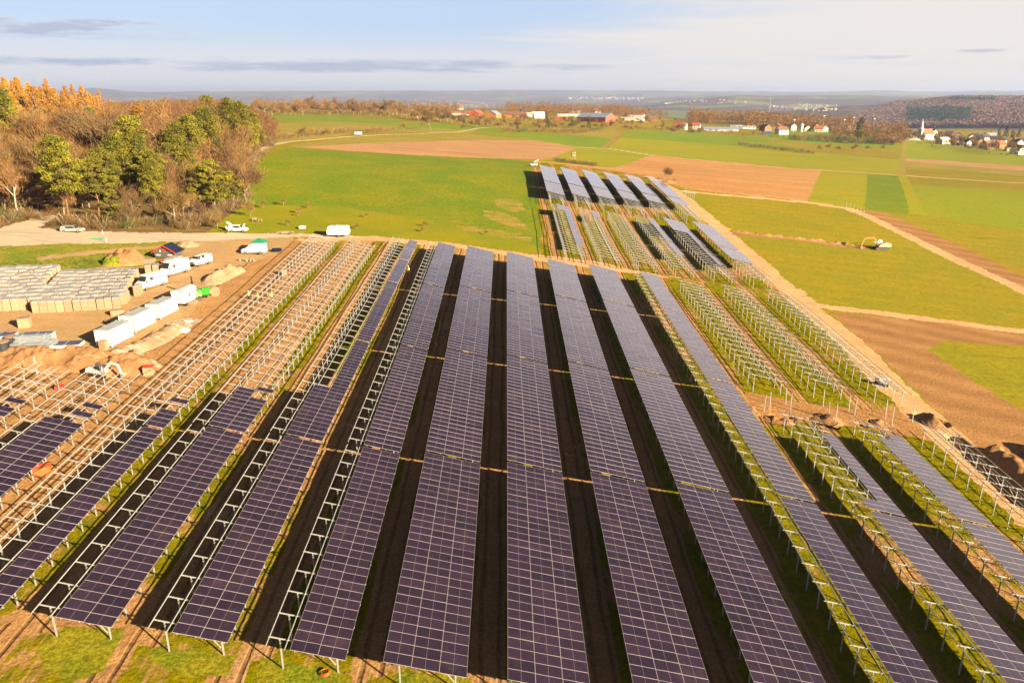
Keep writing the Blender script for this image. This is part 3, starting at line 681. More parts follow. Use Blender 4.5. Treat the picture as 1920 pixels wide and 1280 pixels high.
for x,y in back:
    g=gz(x,y); px,py,f=pr((x,y,g)); mx=max(6.,(py-topy(px))*f/F_); h=min(rs.uniform(13,20),mx*.97); bk.append((x,y,g,3.4,h))
canopy_stuff('wood',[b for i,b in enumerate(bk) if i%2],MTWIG[0],300,.22,3,1.,.1,.075); canopy_stuff('wood',[b for i,b in enumerate(bk) if not i%2],MTWIG[2],300,.22,4,1.,.1,.075)
print('forest',len(front),len(back),time.time()-T0)
# shrubs at the wood's foot along road and meadow
edge=[(-30,436),(10,425),(45,408),(120,428),(160,430),(200,432),(240,433),(280,426),(320,420),(345,434),(380,425),(420,402),(450,392),(470,378),(455,362),(460,340),(475,318),(492,296),(508,284),(515,268)]
for i in range(len(edge)-1):
    a,b=edge[i],edge[i+1]
    for j in range(4):
        t=(j+rnd.random()*.8)/4; px=a[0]+(b[0]-a[0])*t; py=a[1]+(b[1]-a[1])*t-rnd.uniform(1,6)
        x,y=at(px,py); tree(BUSH[rnd.choice([0,0,1,2,3])],x,y,'tangled brown shrub at the foot of the wood edge','shrub','shrubs along the wood edge',rnd.uniform(.9,1.7),'shrub')
for px,pb,pt,k,lb in [(330,425,330,4,'round tan bush-like tree in front of the ivy trees'),(97,285,213,3,'pale-barked bare tree high in the left of the wood'),(35,330,235,3,'tall pale dead-looking tree at the left of the wood'),(38,405,290,3,'pale twisted trunk near the left edge of the wood'),(214,245,185,1,'large spreading bare oak rising above the wood'),(338,240,190,1,'broad bare tree on the skyline right of the oak'),(408,430,395,4,'small bare orchard tree by the road near the white car'),(470,406,370,4,'small bare fruit tree at the edge of the meadow')]:
    x,y=at(px,pb); tree(BARE[k],x,y,lb,'tree',None,hgt(px,pt,pb)/[13,14,12,15,11,13][k],'bare_tree')
for px,pb,pt,lb in [(562,400,384,'tiny bare sapling left in the meadow, below the crop edge'),(540,423,413,'staked sapling nearest the road in the meadow'),(579,391,376,'sapling at the lower edge of the crop, left'),(532,385,362,'bare young fruit tree at the left of the crop edge'),(670,430,420,'thin staked sapling right of the caravan'),(687,408,398,'sapling in the middle of the mown meadow'),(797,426,414,'sapling on the right of the mown meadow'),(793,436,424,'staked sapling with a bare soil ring, left one'),(911,441,428,'staked sapling with a bare soil ring, right one'),(560,405,396,'low stub of a young tree between two saplings'),(495,390,370,'small fruit tree with a bird box beside the wood')]:
    x,y=at(px,pb); tree(BARE[rnd.choice([0,4])],x,y,lb,'sapling','saplings in the meadow',max(.16,hgt(px,pt,pb)/13),'sapling')
x,y=at(1248,340); tree(BARE[2],x,y,'lone bare tree standing on a soil mound by the ploughed field','tree',None,hgt(1248,305,340)/12*1.05,'bare_tree')
for i,(px,py) in enumerate([(1238,339),(1244,341),(1251,342),(1258,342),(1233,340),(1264,341)]):
    x,y=at(px,py); tree(BUSH[i%2],x,y,'low brown scrub around the foot of the lone tree','shrub','scrub under the lone tree',.75,'shrub')
for i in range(15):
    px=1043+i*5.2; py=303+i*.62; x,y=at(px,py); tree(BUSH[i%4],x,y,'dark hedge bush behind the upper solar block near the raised hide','hedge bush','hedge by the raised hide',.9+.35*rnd.random(),'hedge_bush')
# hedges and field trees of the middle distance
def hedge(pts,n,lab,grp,s0,s1,kinds=(0,1,3),cat='hedge bush',nm='hedge_bush',jy=1.2):
    P=[np.array(p,float) for p in pts]; Ls=[np.linalg.norm(P[i+1]-P[i]) for i in range(len(P)-1)]; T=sum(Ls)
    for i in range(n):
        d=(i+.5)/n*T; k=0
        while d>Ls[k] and k<len(Ls)-1: d-=Ls[k];k+=1
        p=P[k]+(P[k+1]-P[k])*d/Ls[k]; x,y=at(p[0]+rnd.uniform(-2,2),p[1]+rnd.uniform(-jy,jy)); tree(BUSH[rnd.choice(kinds)],x,y,lab,cat,grp,rnd.uniform(s0,s1),nm)
hedge([(1385,272),(1440,279),(1525,289)],34,'dark brown bush of the long hedge between two green fields','long hedge between the fields',1.1,1.8)
hedge([(525,262),(560,258),(620,252),(680,250),(740,246)],26,'brown bush of the loose hedge behind the pale field path','hedge along the pale path',1.2,2.3)
hedge([(1480,262),(1560,266),(1640,270),(1680,272)],30,'rounded dark bush of the thick hedge before the sports ground','hedge by the sports ground',2.6,4.2,(0,1,3,2))
hedge([(1165,240),(1240,244),(1330,247),(1390,252),(1470,258)],30,'low bush behind the bright green strip below the farm','bushes below the farm',1.2,2.2)
hedge([(940,246),(1010,249),(1080,250),(1120,246)],24,'dark clipped bush of the garden hedge below the farm','garden hedge below the farm',1.5,2.6,(2,1,0))
for i,px in enumerate([1536,1553,1571,1600,1606,1628,1655]):
    x,y=at(px,284-i*.3); tree(BARE[i%3],x,y,'small bare fruit tree in the strip behind the wide yellow-green field','tree','row of fruit trees',.5,'bare_tree')
FT=[(585,256,234,4),(568,258,238,1),(612,255,240,0),(757,246,222,4),(793,241,226,0),(808,245,215,1),(865,235,215,0),(900,240,224,4),(868,244,232,0),(930,240,228,2),(960,243,230,1),(985,246,232,0),(1010,246,233,3),(1130,243,228,0),(1150,242,226,1),(1172,244,230,2)]
for px,pb,pt,k in FT:
    x,y=at(px,pb); tree(BARE[k],x,y,'rounded bare tree standing alone among the fields of the middle distance','tree','single field trees',hgt(px,pt,pb)/12.5,'bare_tree')
for px,pb,pt in [(970,244,230),(1027,240,223),(1072,237,222),(1104,240,223),(1025,226,212),(870,232,220)]:
    x,y=at(px,pb); tree(SPRUCE[px%2],x,y,'dark green conifer among the gardens of the farm','conifer','dark conifers by the farm',hgt(px,pt,pb)/15,'conifer')
# tree belts on the plateau edge
def belt(pts,n,hp,kinds,lab,grp,dep=6):
    for i in range(n):
        t=(i+rnd.random())/n*(len(pts)-1); k=int(t); f=t-k; p=(pts[k][0]*(1-f)+pts[min(k+1,len(pts)-1)][0]*f,pts[k][1]*(1-f)+pts[min(k+1,len(pts)-1)][1]*f)
        pb=p[1]-rnd.uniform(0,dep); x,y=at(p[0],pb); h=hp*rnd.uniform(.75,1.2); q=gp(p[0],pb); hh=h*np.linalg.norm(q-CAM)/F_
        kd=rnd.choice(kinds)
        if kd=='p': tree(PINE[rnd.randint(0,3)],x,y,'pine of the tree belt on the plateau','pine tree','pines of the far tree belt',hh/15,'pine_tree')
        else: tree(BARE[kd],x,y,lab,'tree',grp,hh/13,'bare_tree')
belt([(480,221),(560,217),(640,216),(720,221),(800,229),(850,233)],95,25,[0,1,2,4,5,0],'bare tree of the long belt behind the tawny field','long tree belt on the left plateau',9)
belt([(600,213),(700,212),(760,212)],22,17,['p','p',0],'bare tree of the long belt behind the tawny field','long tree belt on the left plateau',4)
belt([(860,233),(900,240),(950,238)],10,10,[0,4],'bare tree left of the farm','trees left of the farm',4)
WD=[]
def mass(px0,px1,py0,py1,n,h,r=4.5,sd=1):
    q=np.random.RandomState(sd)
    for i in range(n):
        g=gp(q.uniform(px0,px1),q.uniform(py0,py1)) 
        if g is not None: WD.append((g[0],g[1],g[2],r*q.uniform(.7,1.3),h*q.uniform(.7,1.2)))
mass(950,1180,211,219,420,20,5,1); mass(1290,1420,223,234,420,21,6,3); mass(1400,1600,226,245,700,21,6,4); mass(1560,1700,238,262,330,13,4.5,5); mass(1130,1400,213,222,420,18,5,6); mass(830,960,206,212,50,13,5,7)
mass(1645,1695,258,272,50,11,4,8); mass(480,860,205,214,300,17,5,9)
canopy_stuff('wood',WD[::2],MTWIG[0],110,.2,8,1.,.1,.2); canopy_stuff('wood',WD[1::2],MTWIG[1],110,.2,9,1.,.1,.2)
# far wooded hill on the right
MHILL=M('far_wood_brown',(.195,.12,.10),.95,0,.12,.02); MHILLG=M('far_wood_conifer',(.03,.055,.03),.95,0,.3,.02)
def hillwood(name,test,mat,n,h,seed,r=6,R0=1700,R1=5200,t0=.42,t1=.80):
    q=np.random.RandomState(seed); pts=[]
    while len(pts)<n:
        Rr=R0+(R1-R0)*q.rand()**1.2; t=q.uniform(t0,t1); y=Rr/math.sqrt(1+t*t); x=t*y
        z=float(zfull(np.array([x]),np.array([y]))[0]); px,py,f=pr((x,y,z))
        if test(px,py): pts.append((x,y,z,r*q.uniform(.7,1.3)*(1+Rr/5000),h*q.uniform(.8,1.2)))
    canopy_stuff(name,pts,mat,56,.24,seed,1.,.1,.5)
con=lambda px,py:(1700<px<1820 and 208<py<234) or (1780<px<1860 and 188<py<194)
hillwood('wood',lambda px,py:1575<px<1960 and max(186,232-(px-1575)*.36)<py<240 and not con(px,py),MHILL,6500,15,71)
hillwood('wood',con,MHILLG,700,20,72,5)
print('trees',time.time()-T0,len(bpy.data.objects))

for i in range(210):
    px=860+(i%105)*4.4+rnd.uniform(-4,4); pb=np.interp(px,[880,1000,1100,1200,1280],[226,230,234,233,242])+rnd.uniform(-9,13); x,y=at(px,pb); tree((BUSH+BARE)[rnd.choice([0,1,3,4,5,6,8,9,0,2])],x,y,'shrub or small bare tree scattered between the farm buildings','garden shrub','scattered garden shrubs of the farm',rnd.uniform(.5,.9)*(1.),'garden_shrub')

# ---------------------------------------------------------------- site objects
MWH=M('white_paint',(.62,.62,.60),.45,0,.04,1.); MGLASS=M('dark_window_glass',(.03,.035,.04),.12,0,.1,1.); MTYRE=M('tyre_rubber',(.025,.025,.025),.8,0,.1,3.)
MRIM=M('wheel_rim',(.45,.45,.46),.35,.7,.1,3.); MGREY=M('light_grey_paint',(.36,.37,.37),.5,0,.1,1.); MSILV=M('silver_paint',(.52,.50,.48),.3,.5,.05,1.)
MRED=M('red_paint',(.60,.045,.03),.5,0,.1,2.); MORG=M('orange_tarp',(.50,.10,.02),.6,0,.2,3.); MGREEN=M('bright_green_paint',(.04,.36,.03),.4,0,.12,2.); MTEAL=M('teal_canvas',(.01,.20,.12),.7,0,.1,1.)
MBLK=M('black_plastic',(.03,.03,.035),.5,0,.2,2.); MWOOD=M('pale_raw_wood',(.33,.20,.12),.8,0,.22,3.,bmp=.3,rand=.12); MWOOD2=M('weathered_wood',(.30,.22,.15),.85,0,.3,3.)
MPINK=M('pink_pole_paint',(.75,.12,.13),.5); MYEL=M('excavator_ochre',(.44,.22,.05),.5,0,.15,1.5); MSTEEL=M('stacked_steel',(.42,.45,.47),.4,.5,.12,4.)
MSHEET=M('grey_wrap',(.28,.27,.28),.5,0,.22,2.2,col2=(.36,.35,.35),rand=.16); MNAVY=M('navy_roof',(.012,.017,.038),.3,0,.2,1.); MDKG=M('dark_grey_board',(.10,.09,.08),.7,0,.15,2.)
MSKIN=M('skin',(.55,.33,.22),.6,0,.05); MVEST=M('hi_vis_cloth',(.75,.80,.12),.7,0,.1); MTROU=M('dark_work_trousers',(.06,.06,.08),.9); MHAIR=M('dark_hair',(.05,.035,.025),.8); MWCL=M('white_cloth',(.7,.7,.68),.8)
MEARTH=MF('dug_earth',(.36,.19,.085),(.30,.15,.06),(.42,.26,.13),patch=3,fine=.4,ccov=.55,bmp=1.,speck=.22)
MSTONE=MF('pale_rubble',(.42,.28,.17),(.36,.22,.12),(.5,.38,.27),patch=2.5,fine=.4,ccov=.5,bmp=1.,speck=.3)
def put(name,px,py,label,cat,rz=0,group=None,xy=None):
    x,y=xy if xy else G(px,py); return thing(name,label,cat,(x,y,gz(x,y)),rz,group)
def wheels(t,xs,hw,r,w=.24):
    b=MB(); b.cyl((0,0,0),(0,1,0),r,w,16); tm=b.me('tyre',MTYRE); b=MB(); b.cyl((0,0,0),(0,1,0),r*.6,w*1.06,12); rm=b.me('rim',MRIM)
    for x in xs:
        for s in (-1,1):
            wh=ob('wheel',tm,t,(x,s*(hw-w/2+.01),r)); ob('rim',rm,wh)
def sect(b,profile,hw,inset=.12,zwaist=None,m=0):
    """body from a side outline (x,z): narrower towards the roof"""
    zt=max(p[1] for p in profile); zw=zwaist or zt*.5; n=len(profile); V=[]
    for s in (-1,1):
        for x,z in profile:
            k=max(0,(z-zw)/(zt-zw)); V.append((x,s*(hw-inset*k),z))
    b.add(V,[tuple(range(n)),tuple(range(2*n-1,n-1,-1))]+[(i,(i+1)%n,(i+1)%n+n,i+n) for i in range(n)],m)
def van(px,py,rz,label,L_=6.2,Hh=2.7,W=2.0,wins=2,xy=None,panelvan=False,mat=None):
    t=put('van',px,py,label,'van',rz,None,xy); hw=W/2; b=MB(); f=L_/2; mat=mat or MWH
    prof=[(-f,.35),(-f,Hh-.12),(-f+.25,Hh),(f-2.0,Hh),(f-1.75,Hh-.06),(f-.95,1.42),(f-.25,1.12),(f,.85),(f,.35)]
    sect(b,prof,hw,.1,1.3); ob('body',b.me('body',mat,bevel=.04),t)
    b=MB(); sl=((Hh-.06)-1.42)/(-.80)
    xa,xb=f-1.60,f-1.0; za=1.42+(f-.95-xa)/.80*(Hh-1.48); zb=1.42+(f-.95-xb)/.80*(Hh-1.48)
    b.add([(xa+.04,-hw+.22,za+.02),(xa+.04,hw-.22,za+.02),(xb+.04,hw-.14,zb+.02),(xb+.04,-hw+.14,zb+.02)],[(0,1,2,3)]); 
    ws=b.me('windshield',MGLASS,fix=False); ob('windshield',ws,t)
    for s in (-1,1):
        b=MB(); y=s*(hw-.045); b.add([(f-1.75,y,1.45),(f-1.15,y+s*.035,1.45),(f-1.55,y-s*.02,2.0),(f-1.75,y-s*.02,2.05)],[(0,1,2,3)]); b.box(f-2.75,f-1.95,y-.02 if s>0 else y-.015,y+.015 if s>0 else y+.02,1.45,2.05) if wins>1 else None
        ob('side_window',b.me('side_window',MGLASS,fix=False),t)
        b=MB(); b.box(f-.08,f+.02,s*(hw-.38)-.16,s*(hw-.38)+.16,.78,1.0); ob('headlight',b.me('headlight',MGREY),t)
        b=MB(); b.box(f-1.15,f-1.0,s*(hw+.02)-.0,s*(hw+.22),1.35,1.62); ob('mirror',b.me('mirror',MBLK),t)
    b=MB(); b.box(f-.02,f+.06,-hw+.1,hw-.1,.36,.62); b.box(f-.01,f+.03,-.45,.45,.72,.92); ob('bumper',b.me('bumper',MBLK),t)
    wheels(t,[f-.95,-f+1.15],hw,.35); return t
def car(px,py,rz,label,mat,L_=4.6,Hh=1.5,est=True,open_=False):
    t=put('parked_car',px,py,label,'car',rz); f=L_/2; hw=.9; b=MB()
    back=(-f+.15,Hh*.93) if est else (-f+.9,Hh*.9)
    prof=[(-f,.3),(-f-.02,.75),(-f+.05,.95),back,(-f+.9,Hh),(.1,Hh),(.45,Hh*.96),(1.15,.98),(f-.35,.86),(f,.68),(f,.3)]
    sect(b,prof,hw,.2,.9); ob('body',b.me('body',mat,bevel=.03),t)
    for s in (-1,1):
        b=MB(); y0=s*(hw+.008); y1=s*(hw-.165); b.add([(-f+.45,y0-s*.02,.98),(1.0,y0-s*.02,.98),(.42,y1,Hh*.93),(-f+.6,y1,Hh*.92)],[(0,1,2,3)]); ob('side_window',b.me('side_window',MGLASS,fix=False),t)
        b=MB(); b.box(f-.12,f+.015,s*.68-.16,s*.68+.16,.6,.74); ob('headlight',b.me('headlight',MGREY),t)
        b=MB(); b.box(-f-.03,-f+.05,s*.7-.1,s*.7+.1,.7,.95); ob('tail_light',b.me('tail_light',MRED),t)
    b=MB(); b.add([(.55,-.66,Hh*.93+.02),(.55,.66,Hh*.93+.02),(1.15,.78,1.02),(1.15,-.78,1.02)],[(0,1,2,3)]); ob('windshield',b.me('windshield',MGLASS,fix=False),t)
    if open_:
        b=MB(); b.bar((-f+.6,0,Hh),(-f-.35,0,Hh+.75),1.3,.06); ob('tailgate',b.me('tailgate',mat,fix=False),t,None,'open tailgate swung up')
        b=MB(); b.bar((1.2,0,1.02),(f-.55,0,1.85),1.3,.05); ob('bonnet',b.me('bonnet',mat),t)
    wheels(t,[f-.85,-f+.85],hw,.33,.22); return t
_ob=ob
def ob(name,me,parent=None,loc=None,rot=None,scale=None):
    lab=rot if isinstance(rot,str) else None
    o=_ob(name,me,parent,loc,None if lab else rot,scale)
    if lab: o['label']=lab
    return o
def hd(a,b): # heading of +x from ground pixel a to b
    p,q=G(*a),G(*b); return math.atan2(q[1]-p[1],q[0]-p[0])
van(0,0,R(-112),'white window van nearest the crate stacks, windscreen towards the camera',6.0,2.5,2.0,2,(-65.6,134.6))
van(0,0,R(-112),'white high-roof van second in the line, beside the brown crate',6.4,2.75,2.0,2,(-65.1,143.6))
van(0,0,R(-112),'small white van hindmost in the line of vans',4.9,1.95,1.9,2,(-62.9,151.3))
van(0,0,R(183),'white panel van parked side-on in front of the teal canopy',5.2,2.1,1.9,1,(-55.6,162.8))
car(137,435,0,'silver estate car parked on the gravel road by the wood',MSILV,4.8,1.5)
car(447,434,0,'white hatchback with open tailgate and bonnet beside the meadow',MWH,4.4,1.6,True,True)
# caravan
t=put('caravan',635,443,'white caravan parked at the meadow edge behind the bare frames','caravan',0); b=MB()
prof=[(-2.6,.5),(-2.75,1.3),(-2.35,2.5),(-2.1,2.6),(2.2,2.6),(2.6,2.35),(2.75,1.2),(2.6,.5)]
b.prism([(p[0],p[1]) for p in prof],-1.1,1.1,0,'y'); ob('body',b.me('body',MWH,bevel=.05),t)
for x0,x1 in ((-2.0,-1.1),(.6,1.2)):
    b=MB(); b.box(x0,x1,-1.125,-1.1,1.35,1.95); ob('window',b.me('window',MGREY),t)
b=MB(); b.box(1.55,2.1,-1.12,-1.1,.7,2.2); b.box(1.8,1.95,-1.135,-1.12,1.5,1.65,1); ob('door',b.me('door',[MWH,MRED]),t)
b=MB(); b.box(-.6,.3,-.4,.4,2.6,2.66); b.box(-.5,.25,-.35,.35,2.85,2.9); b.bar((-.4,-.2,2.6),(-.4,-.2,2.88),.04); b.bar((.1,-.2,2.6),(.1,-.2,2.88),.04); ob('roof_hatch',b.me('roof_hatch',MGREY),t)
b=MB(); b.bar((-2.6,0,.5),(-3.6,0,.45),.1); ob('drawbar',b.me('drawbar',MGALV),t); wheels(t,[.3],1.1,.33,.2)
b=MB(); b.box(-3.3,-2.4,-.6,.5,0,.9); 
# white containers
def container(x,y,rz,label,L_=5.2,W=2.4,Hh=2.5,ribs=True,win=False):
    t=put('site_container',0,0,label,'container',rz,'white site containers in a line',(x,y)); b=MB(); b.box(-W/2,W/2,-L_/2,L_/2,.12,Hh)
    for s in (-1,1):
        for u in (-1,1): b.box(s*W/2-.07,s*W/2+.07,u*L_/2-.07,u*L_/2+.07,0,Hh+.03)
    if ribs:
        k=int(L_/.28)
        for i in range(k):
            yy=-L_/2+.25+i*.28
            for s in (-1,1): b.box(s*W/2-.02,s*W/2+.03,yy,yy+.13,.25,Hh-.15)
        for i in range(8): xx=-W/2+.2+i*.28; b.box(xx,xx+.12,-L_/2-.03,-L_/2+.02,.25,Hh-.15)
    ob('shell',b.me('shell',MWH),t)
    b=MB(); b.box(-W/2+.12,W/2-.12,-L_/2+.12,L_/2-.12,Hh,Hh+.035); ob('roof',b.me('roof',MGREY),t)
    if win:
        for x0,x1,z0,z1 in ((-.95,-.55,1.65,2.05),(-.15,.35,.75,2.0),(.5,.85,.75,2.0)):
            b=MB(); b.box(x0,x1,-L_/2-.04,-L_/2-.005,z0,z1); ob('window',b.me('window',MGLASS),t)
    return t
container(-59.2,107.7,R(-7),'ribbed white steel container at the camera end of the white row')
container(-58.6,114.0,R(-7),'white office container with end windows between two white containers',5.4,2.4,2.6,False,True)
container(-57.6,120.6,R(-7),'ribbed white container next to the round-roofed site wagon',5.2,2.3,2.4)
t=put('site_wagon',0,0,'white site wagon with rounded grey roof and small side window','wagon',R(-7),None,(-56.3,126.6)); b=MB(); b.box(-1.1,1.1,-2.1,2.1,.6,2.45)
arc=[(-1.1,2.45)]+[(1.1*-math.cos(a),2.45+.55*math.sin(a)) for a in [i*math.pi/8 for i in range(1,8)]]+[(1.1,2.45)]
b.prism(arc,-2.1,2.1,0,'y'); ob('body',b.me('body',MWH),t); b=MB(); out=[(p[0]*1.06,p[1]+.05) for p in arc]; b.prism(out+[(p[0]*1.0,p[1]+.01) for p in arc[::-1]],-2.2,2.2,0,'y'); ob('roof',b.me('roof',MGREY),t)
b=MB(); b.box(1.1,1.125,-.3,.05,1.35,2.1); ob('window',b.me('window',MGLASS),t)
b=MB(); b.box(-.35,.45,-2.125,-2.1,1.9,2.15); ob('lettered_board',b.me('lettered_board',M('faded_red_print',(.75,.45,.42),.6)),t)
b=MB(); b.bar((0,2.1,.6),(0,3.3,.5),.1); ob('drawbar',b.me('drawbar',MBLK),t)
bm_=MB(); bm_.cyl((0,0,0),(1,0,0),.38,.2,14); wm=bm_.me('tyre',MTYRE)
for sx in (-1,1):
    for sy in (-1.2,1.2): ob('wheel',wm,t,(sx*.95,sy,.38))
# crates of modules
def crate_me(w,d,h):
    b=MB(); b.box(0,w,0,d,.12,h); b.box(0,w,0,.1,0,.12); b.box(0,w,d-.1,d,0,.12)
    for i in range(4):
        x=.02+i*(w-.14)/3; b.box(x,x+.1,-.02,.0,.12,h); b.box(x,x+.1,d,d+.02,.12,h)
    for i in range(5): y=.02+i*(d-.14)/4; b.box(w,w+.02,y,y+.1,.12,h)
    m1=b.me('crate_box',MWOOD); b=MB(); b.box(-.03,w+.03,-.03,d+.03,h,h+.05)
    for i in range(3): b.box(.1+i*(w-.4)/2,.28+i*(w-.4)/2,-.02,d+.02,h+.05,h+.12)
    return m1,b.me('wrap_sheet',MSHEET)
CW,CD,CH=1.17,2.19,1.8
CR=[crate_me(1.08,2.15,1.78),crate_me(1.08,2.15,1.86),crate_me(1.07,2.12,1.68)]
def stackblock(o,u,v,nu,nv,skip,lab,grp,maxn=999):
    u=np.array(u)/np.linalg.norm(u); v=np.array(v)/np.linalg.norm(v); a=math.atan2(u[1],u[0]); c=0
    for j in range(nv):
        for i in range(nu):
            if skip(i,j): continue
            p=np.array(o)+u*(i*CW)+v*(j*(CD-.02)); x,y=float(p[0])+rnd.uniform(-.05,.05),float(p[1])+rnd.uniform(-.12,.12); k=rnd.randint(0,2)
            where='in the front row' if j==0 else ('on the outer right side' if i==nu-1 else 'inside the packed block')
            t=thing('module_crate','%s %s'%(lab,where),'crate',(x,y,gz(x,y)-.03),a+rnd.uniform(-.03,.03),grp); ob('crate_box',CR[k][0],t); ob('wrap_sheet',CR[k][1],t); c+=1
    return c
u1=(-65.8+77.2,121.7-116.8); v1=(-69.2+65.0,141.4-126.)
n1=stackblock((-77.0,117.0),u1,v1,11,9,lambda i,j:(j==3 and i>8 and False),'tall wooden module crate with grey wrapped top','crates of the right-hand stack block')
n2=stackblock((-90.1,113.2),(4.,1.9),v1,12,10,lambda i,j:(j>3 and i>10),'pale wooden module crate with grey wrapped top','crates of the left-hand stack block')
for x,y in ((-66.3,124.2),(-66.0,128.5)):
    t=thing('module_crate','separate tall crate standing by the nose of the nearest van' if y>126 else 'separate tall crate at the right corner of the stacks','crate',(x,y,gz(x,y)),R(12)); ob('crate_box',CR[0][0],t); ob('wrap_sheet',CR[0][1],t)
for i in range(2):
    x,y=-69.6+i*1.2,141.2+i*.5; t=thing('module_crate','upright grey-brown crate standing left of the high-roof van, %s one'%('left','right')[i],'crate',(x,y,gz(x,y)),R(20)); ob('crate_box',CR[1][0],t); ob('wrap_sheet',CR[1][1],t)
# smaller goods in the yard
def boxthing(name,px,py,label,cat,w,d,h,mat,rz=0,part='box',top=None,group=None,slats=True):
    t=put(name,px,py,label,cat,rz,group); b=MB(); b.box(-w/2,w/2,-d/2,d/2,.1,h); b.box(-w/2,w/2,-d/2,-d/2+.1,0,.1); b.box(-w/2,w/2,d/2-.1,d/2,0,.1)
    if slats:
        for i in range(3): z=.15+i*(h-.3)/2; b.box(-w/2-.02,w/2+.02,-d/2-.02,d/2+.02,z,z+.09)
    ob(part,b.me(part,mat,bevel=.01),t)
    if top: b=MB(); b.box(-w/2-.03,w/2+.03,-d/2-.03,d/2+.03,h,h+.06); ob('lid',b.me('lid',top),t)
    return t
boxthing('wooden_crate',48,613,'single square wooden crate alone on the yard','crate',1.6,1.4,1.5,MWOOD,R(20),'boards',MWOOD)
boxthing('wooden_crate',221,590,'loose pile of broken timber by the office container','timber pile',2.0,1.2,.9,MWOOD,R(25),'boards')
boxthing('wooden_crate',207,604,'dark flat pallet lying behind the first container','pallet',1.6,1.2,.35,MWOOD2,R(25),'boards')
boxthing('wooden_crate',196,655,'upright pink-brown crate at the corner of the first container','crate',1.0,.9,1.4,MWOOD,R(-7),'boards')
boxthing('goods_box',280,702,'pale box with a crumpled red cover beside the earth heap','box',1.3,1.1,1.2,MWOOD,R(15),'box',MRED)
boxthing('goods_box',533,516,'small pale wooden box standing under the bare frames','box',1.1,.9,1.1,MWOOD,R(20),'box')
boxthing('goods_box',362,570,'low wooden box behind the green drilling rig','box',1.4,.9,.7,MWOOD,0,'box')
boxthing('wooden_crate',275,492,'heap of pale sawn offcuts left of the upright crates','timber pile',3.2,1.4,.8,MWOOD,R(10),'boards')
boxthing('goods_box',567,428,'white flat box lying by the far end of the frames','box',1.6,1.2,.6,MWH,R(10),'box',None,None,False)
boxthing('goods_box',80,885,'bright orange crumpled tarp bundle between two left rows','tarp',1.6,1.4,.8,MORG,R(30),'bundle',None,None,False)
boxthing('goods_box',112,728,'red bag on the ground under the left frames','bag',1.1,.7,.45,MRED,R(30),'bag',None,None,False)
def module_stack(px,py,label,rz,h,n=(2,2)):
    t=put('module_stack',px,py,label,'module stack',rz,None); b=MB(); b.box(-2.1,2.1,-1.1,1.1,.12,h); b.box(-2.,2.,-1.,-.85,0,.12); b.box(-2.,2.,.85,1.,0,.12); ob('stack_body',b.me('stack_body',MGREY),t)
    for i in range(2):
        for j in range(2):
            b=MB(); b.box(-2.0+i*2.1,-.1+i*2.1,-1.+j*1.05,-.05+j*1.05,h,h+.03); ob('top_panel',b.me('top_panel',M('navy_cells',(.025,.03,.09),.2) if i+j==0 else bpy.data.materials['navy_cells']),t)
for px,py,lb,rz,h in ((126,650,'low flat stack of navy modules by the container shadow',R(8),.6),(72,640,'navy module stack behind the steel bundles',R(8),1.2),(45,641,'navy module stack between the drums and the steel bundles',R(8),1.0),(2,640,'navy module stack at the left picture edge',R(8),1.1)): module_stack(px,py,lb,rz,h)
for k,(px,py,ln) in enumerate(((62,656,5.2),(72,650,5.0),(66,648,4.6))):
    t=put('steel_bundle',px,py,'bundle of galvanised channels, %s of three by the earth bank'%('front','right','rear')[k],'steel bundle',R(5+3*k))
    for j in range(4 if k!=2 else 6):
        b=MB(); o_=rnd.uniform(-.15,.15)
        for i in range(8): b.box(-ln/2+o_,ln/2+o_,-.62+i*.155,-.62+i*.155+.13,.08+j*.27,.08+j*.27+.2)
        b.box(-1.6,-1.5,-.62,.62,.28+j*.27,.35+j*.27); b.box(1.5,1.6,-.62,.62,.28+j*.27,.35+j*.27); ob('channel_layer',b.me('channel_layer',MSTEEL),t)
def drum(px,py,label,r,w,flat=True,wood=False,rz=0):
    t=put('cable_drum',px,py,label,'cable drum',rz); z=0 if flat else r; ax=(0,0,1) if flat else (0,1,0)
    c=(0,0,w/2) if flat else (0,0,r)
    b=MB(); b.cyl(c,ax,r*.86,w*.86,22); ob('cable_winding',b.me('cable_winding',MWOOD if wood else MBLK),t)
    for s in (-1,1):
        b=MB(); cc=Vector(c)+Vector(ax)*s*w*.5; b.cyl(cc,ax,r,.07,22); b.cyl(cc+Vector(ax)*s*.03,ax,r*.2,.05,10); ob('flange',b.me('flange',MWOOD),t)
drum(5,656,'big black cable drum with wooden flanges, nearest the left edge',1.05,1.3); drum(24,646,'black cable drum behind the first one',.9,1.3); drum(22,634,'smaller black cable drum at the back of the group',.7,1.2)
drum(404,555,'large wooden disc of a cable reel standing behind the drilling rig',.85,.5,False,True,R(20))
t=put('pipe_bundle',344,610,'fanned heap of loose galvanised tubes on grass by the wagon','pipe heap',0)
for i in range(26):
    b=MB(); a=R(rnd.uniform(52,84)); c=(rnd.uniform(-1.6,1.8),rnd.uniform(-.8,.8),.08+rnd.random()*.5); d=Vector((math.cos(a),math.sin(a),rnd.uniform(-.05,.05)))*1.7
    b.tube([Vector(c)-d,Vector(c)+d],.05,6); ob('tube',b.me('tube',MSTEEL,fix=False),t)
t=put('plastic_bag',346,622,'crumpled pale sack at the foot of the tube heap','sack',0); b=MB()
bm=bmesh.new(); bmesh.ops.create_icosphere(bm,subdivisions=2,radius=.7)
for v in bm.verts: v.co=Vector((v.co.x*1.2,v.co.y*.8,max(0,v.co.z*.6+.2)))*(1+.25*rnd.uniform(-1,1))
me=bpy.data.meshes.new('sack'); bm.to_mesh(me); bm.free(); me.materials.append(MWCL); ob('sack_body',me,t)
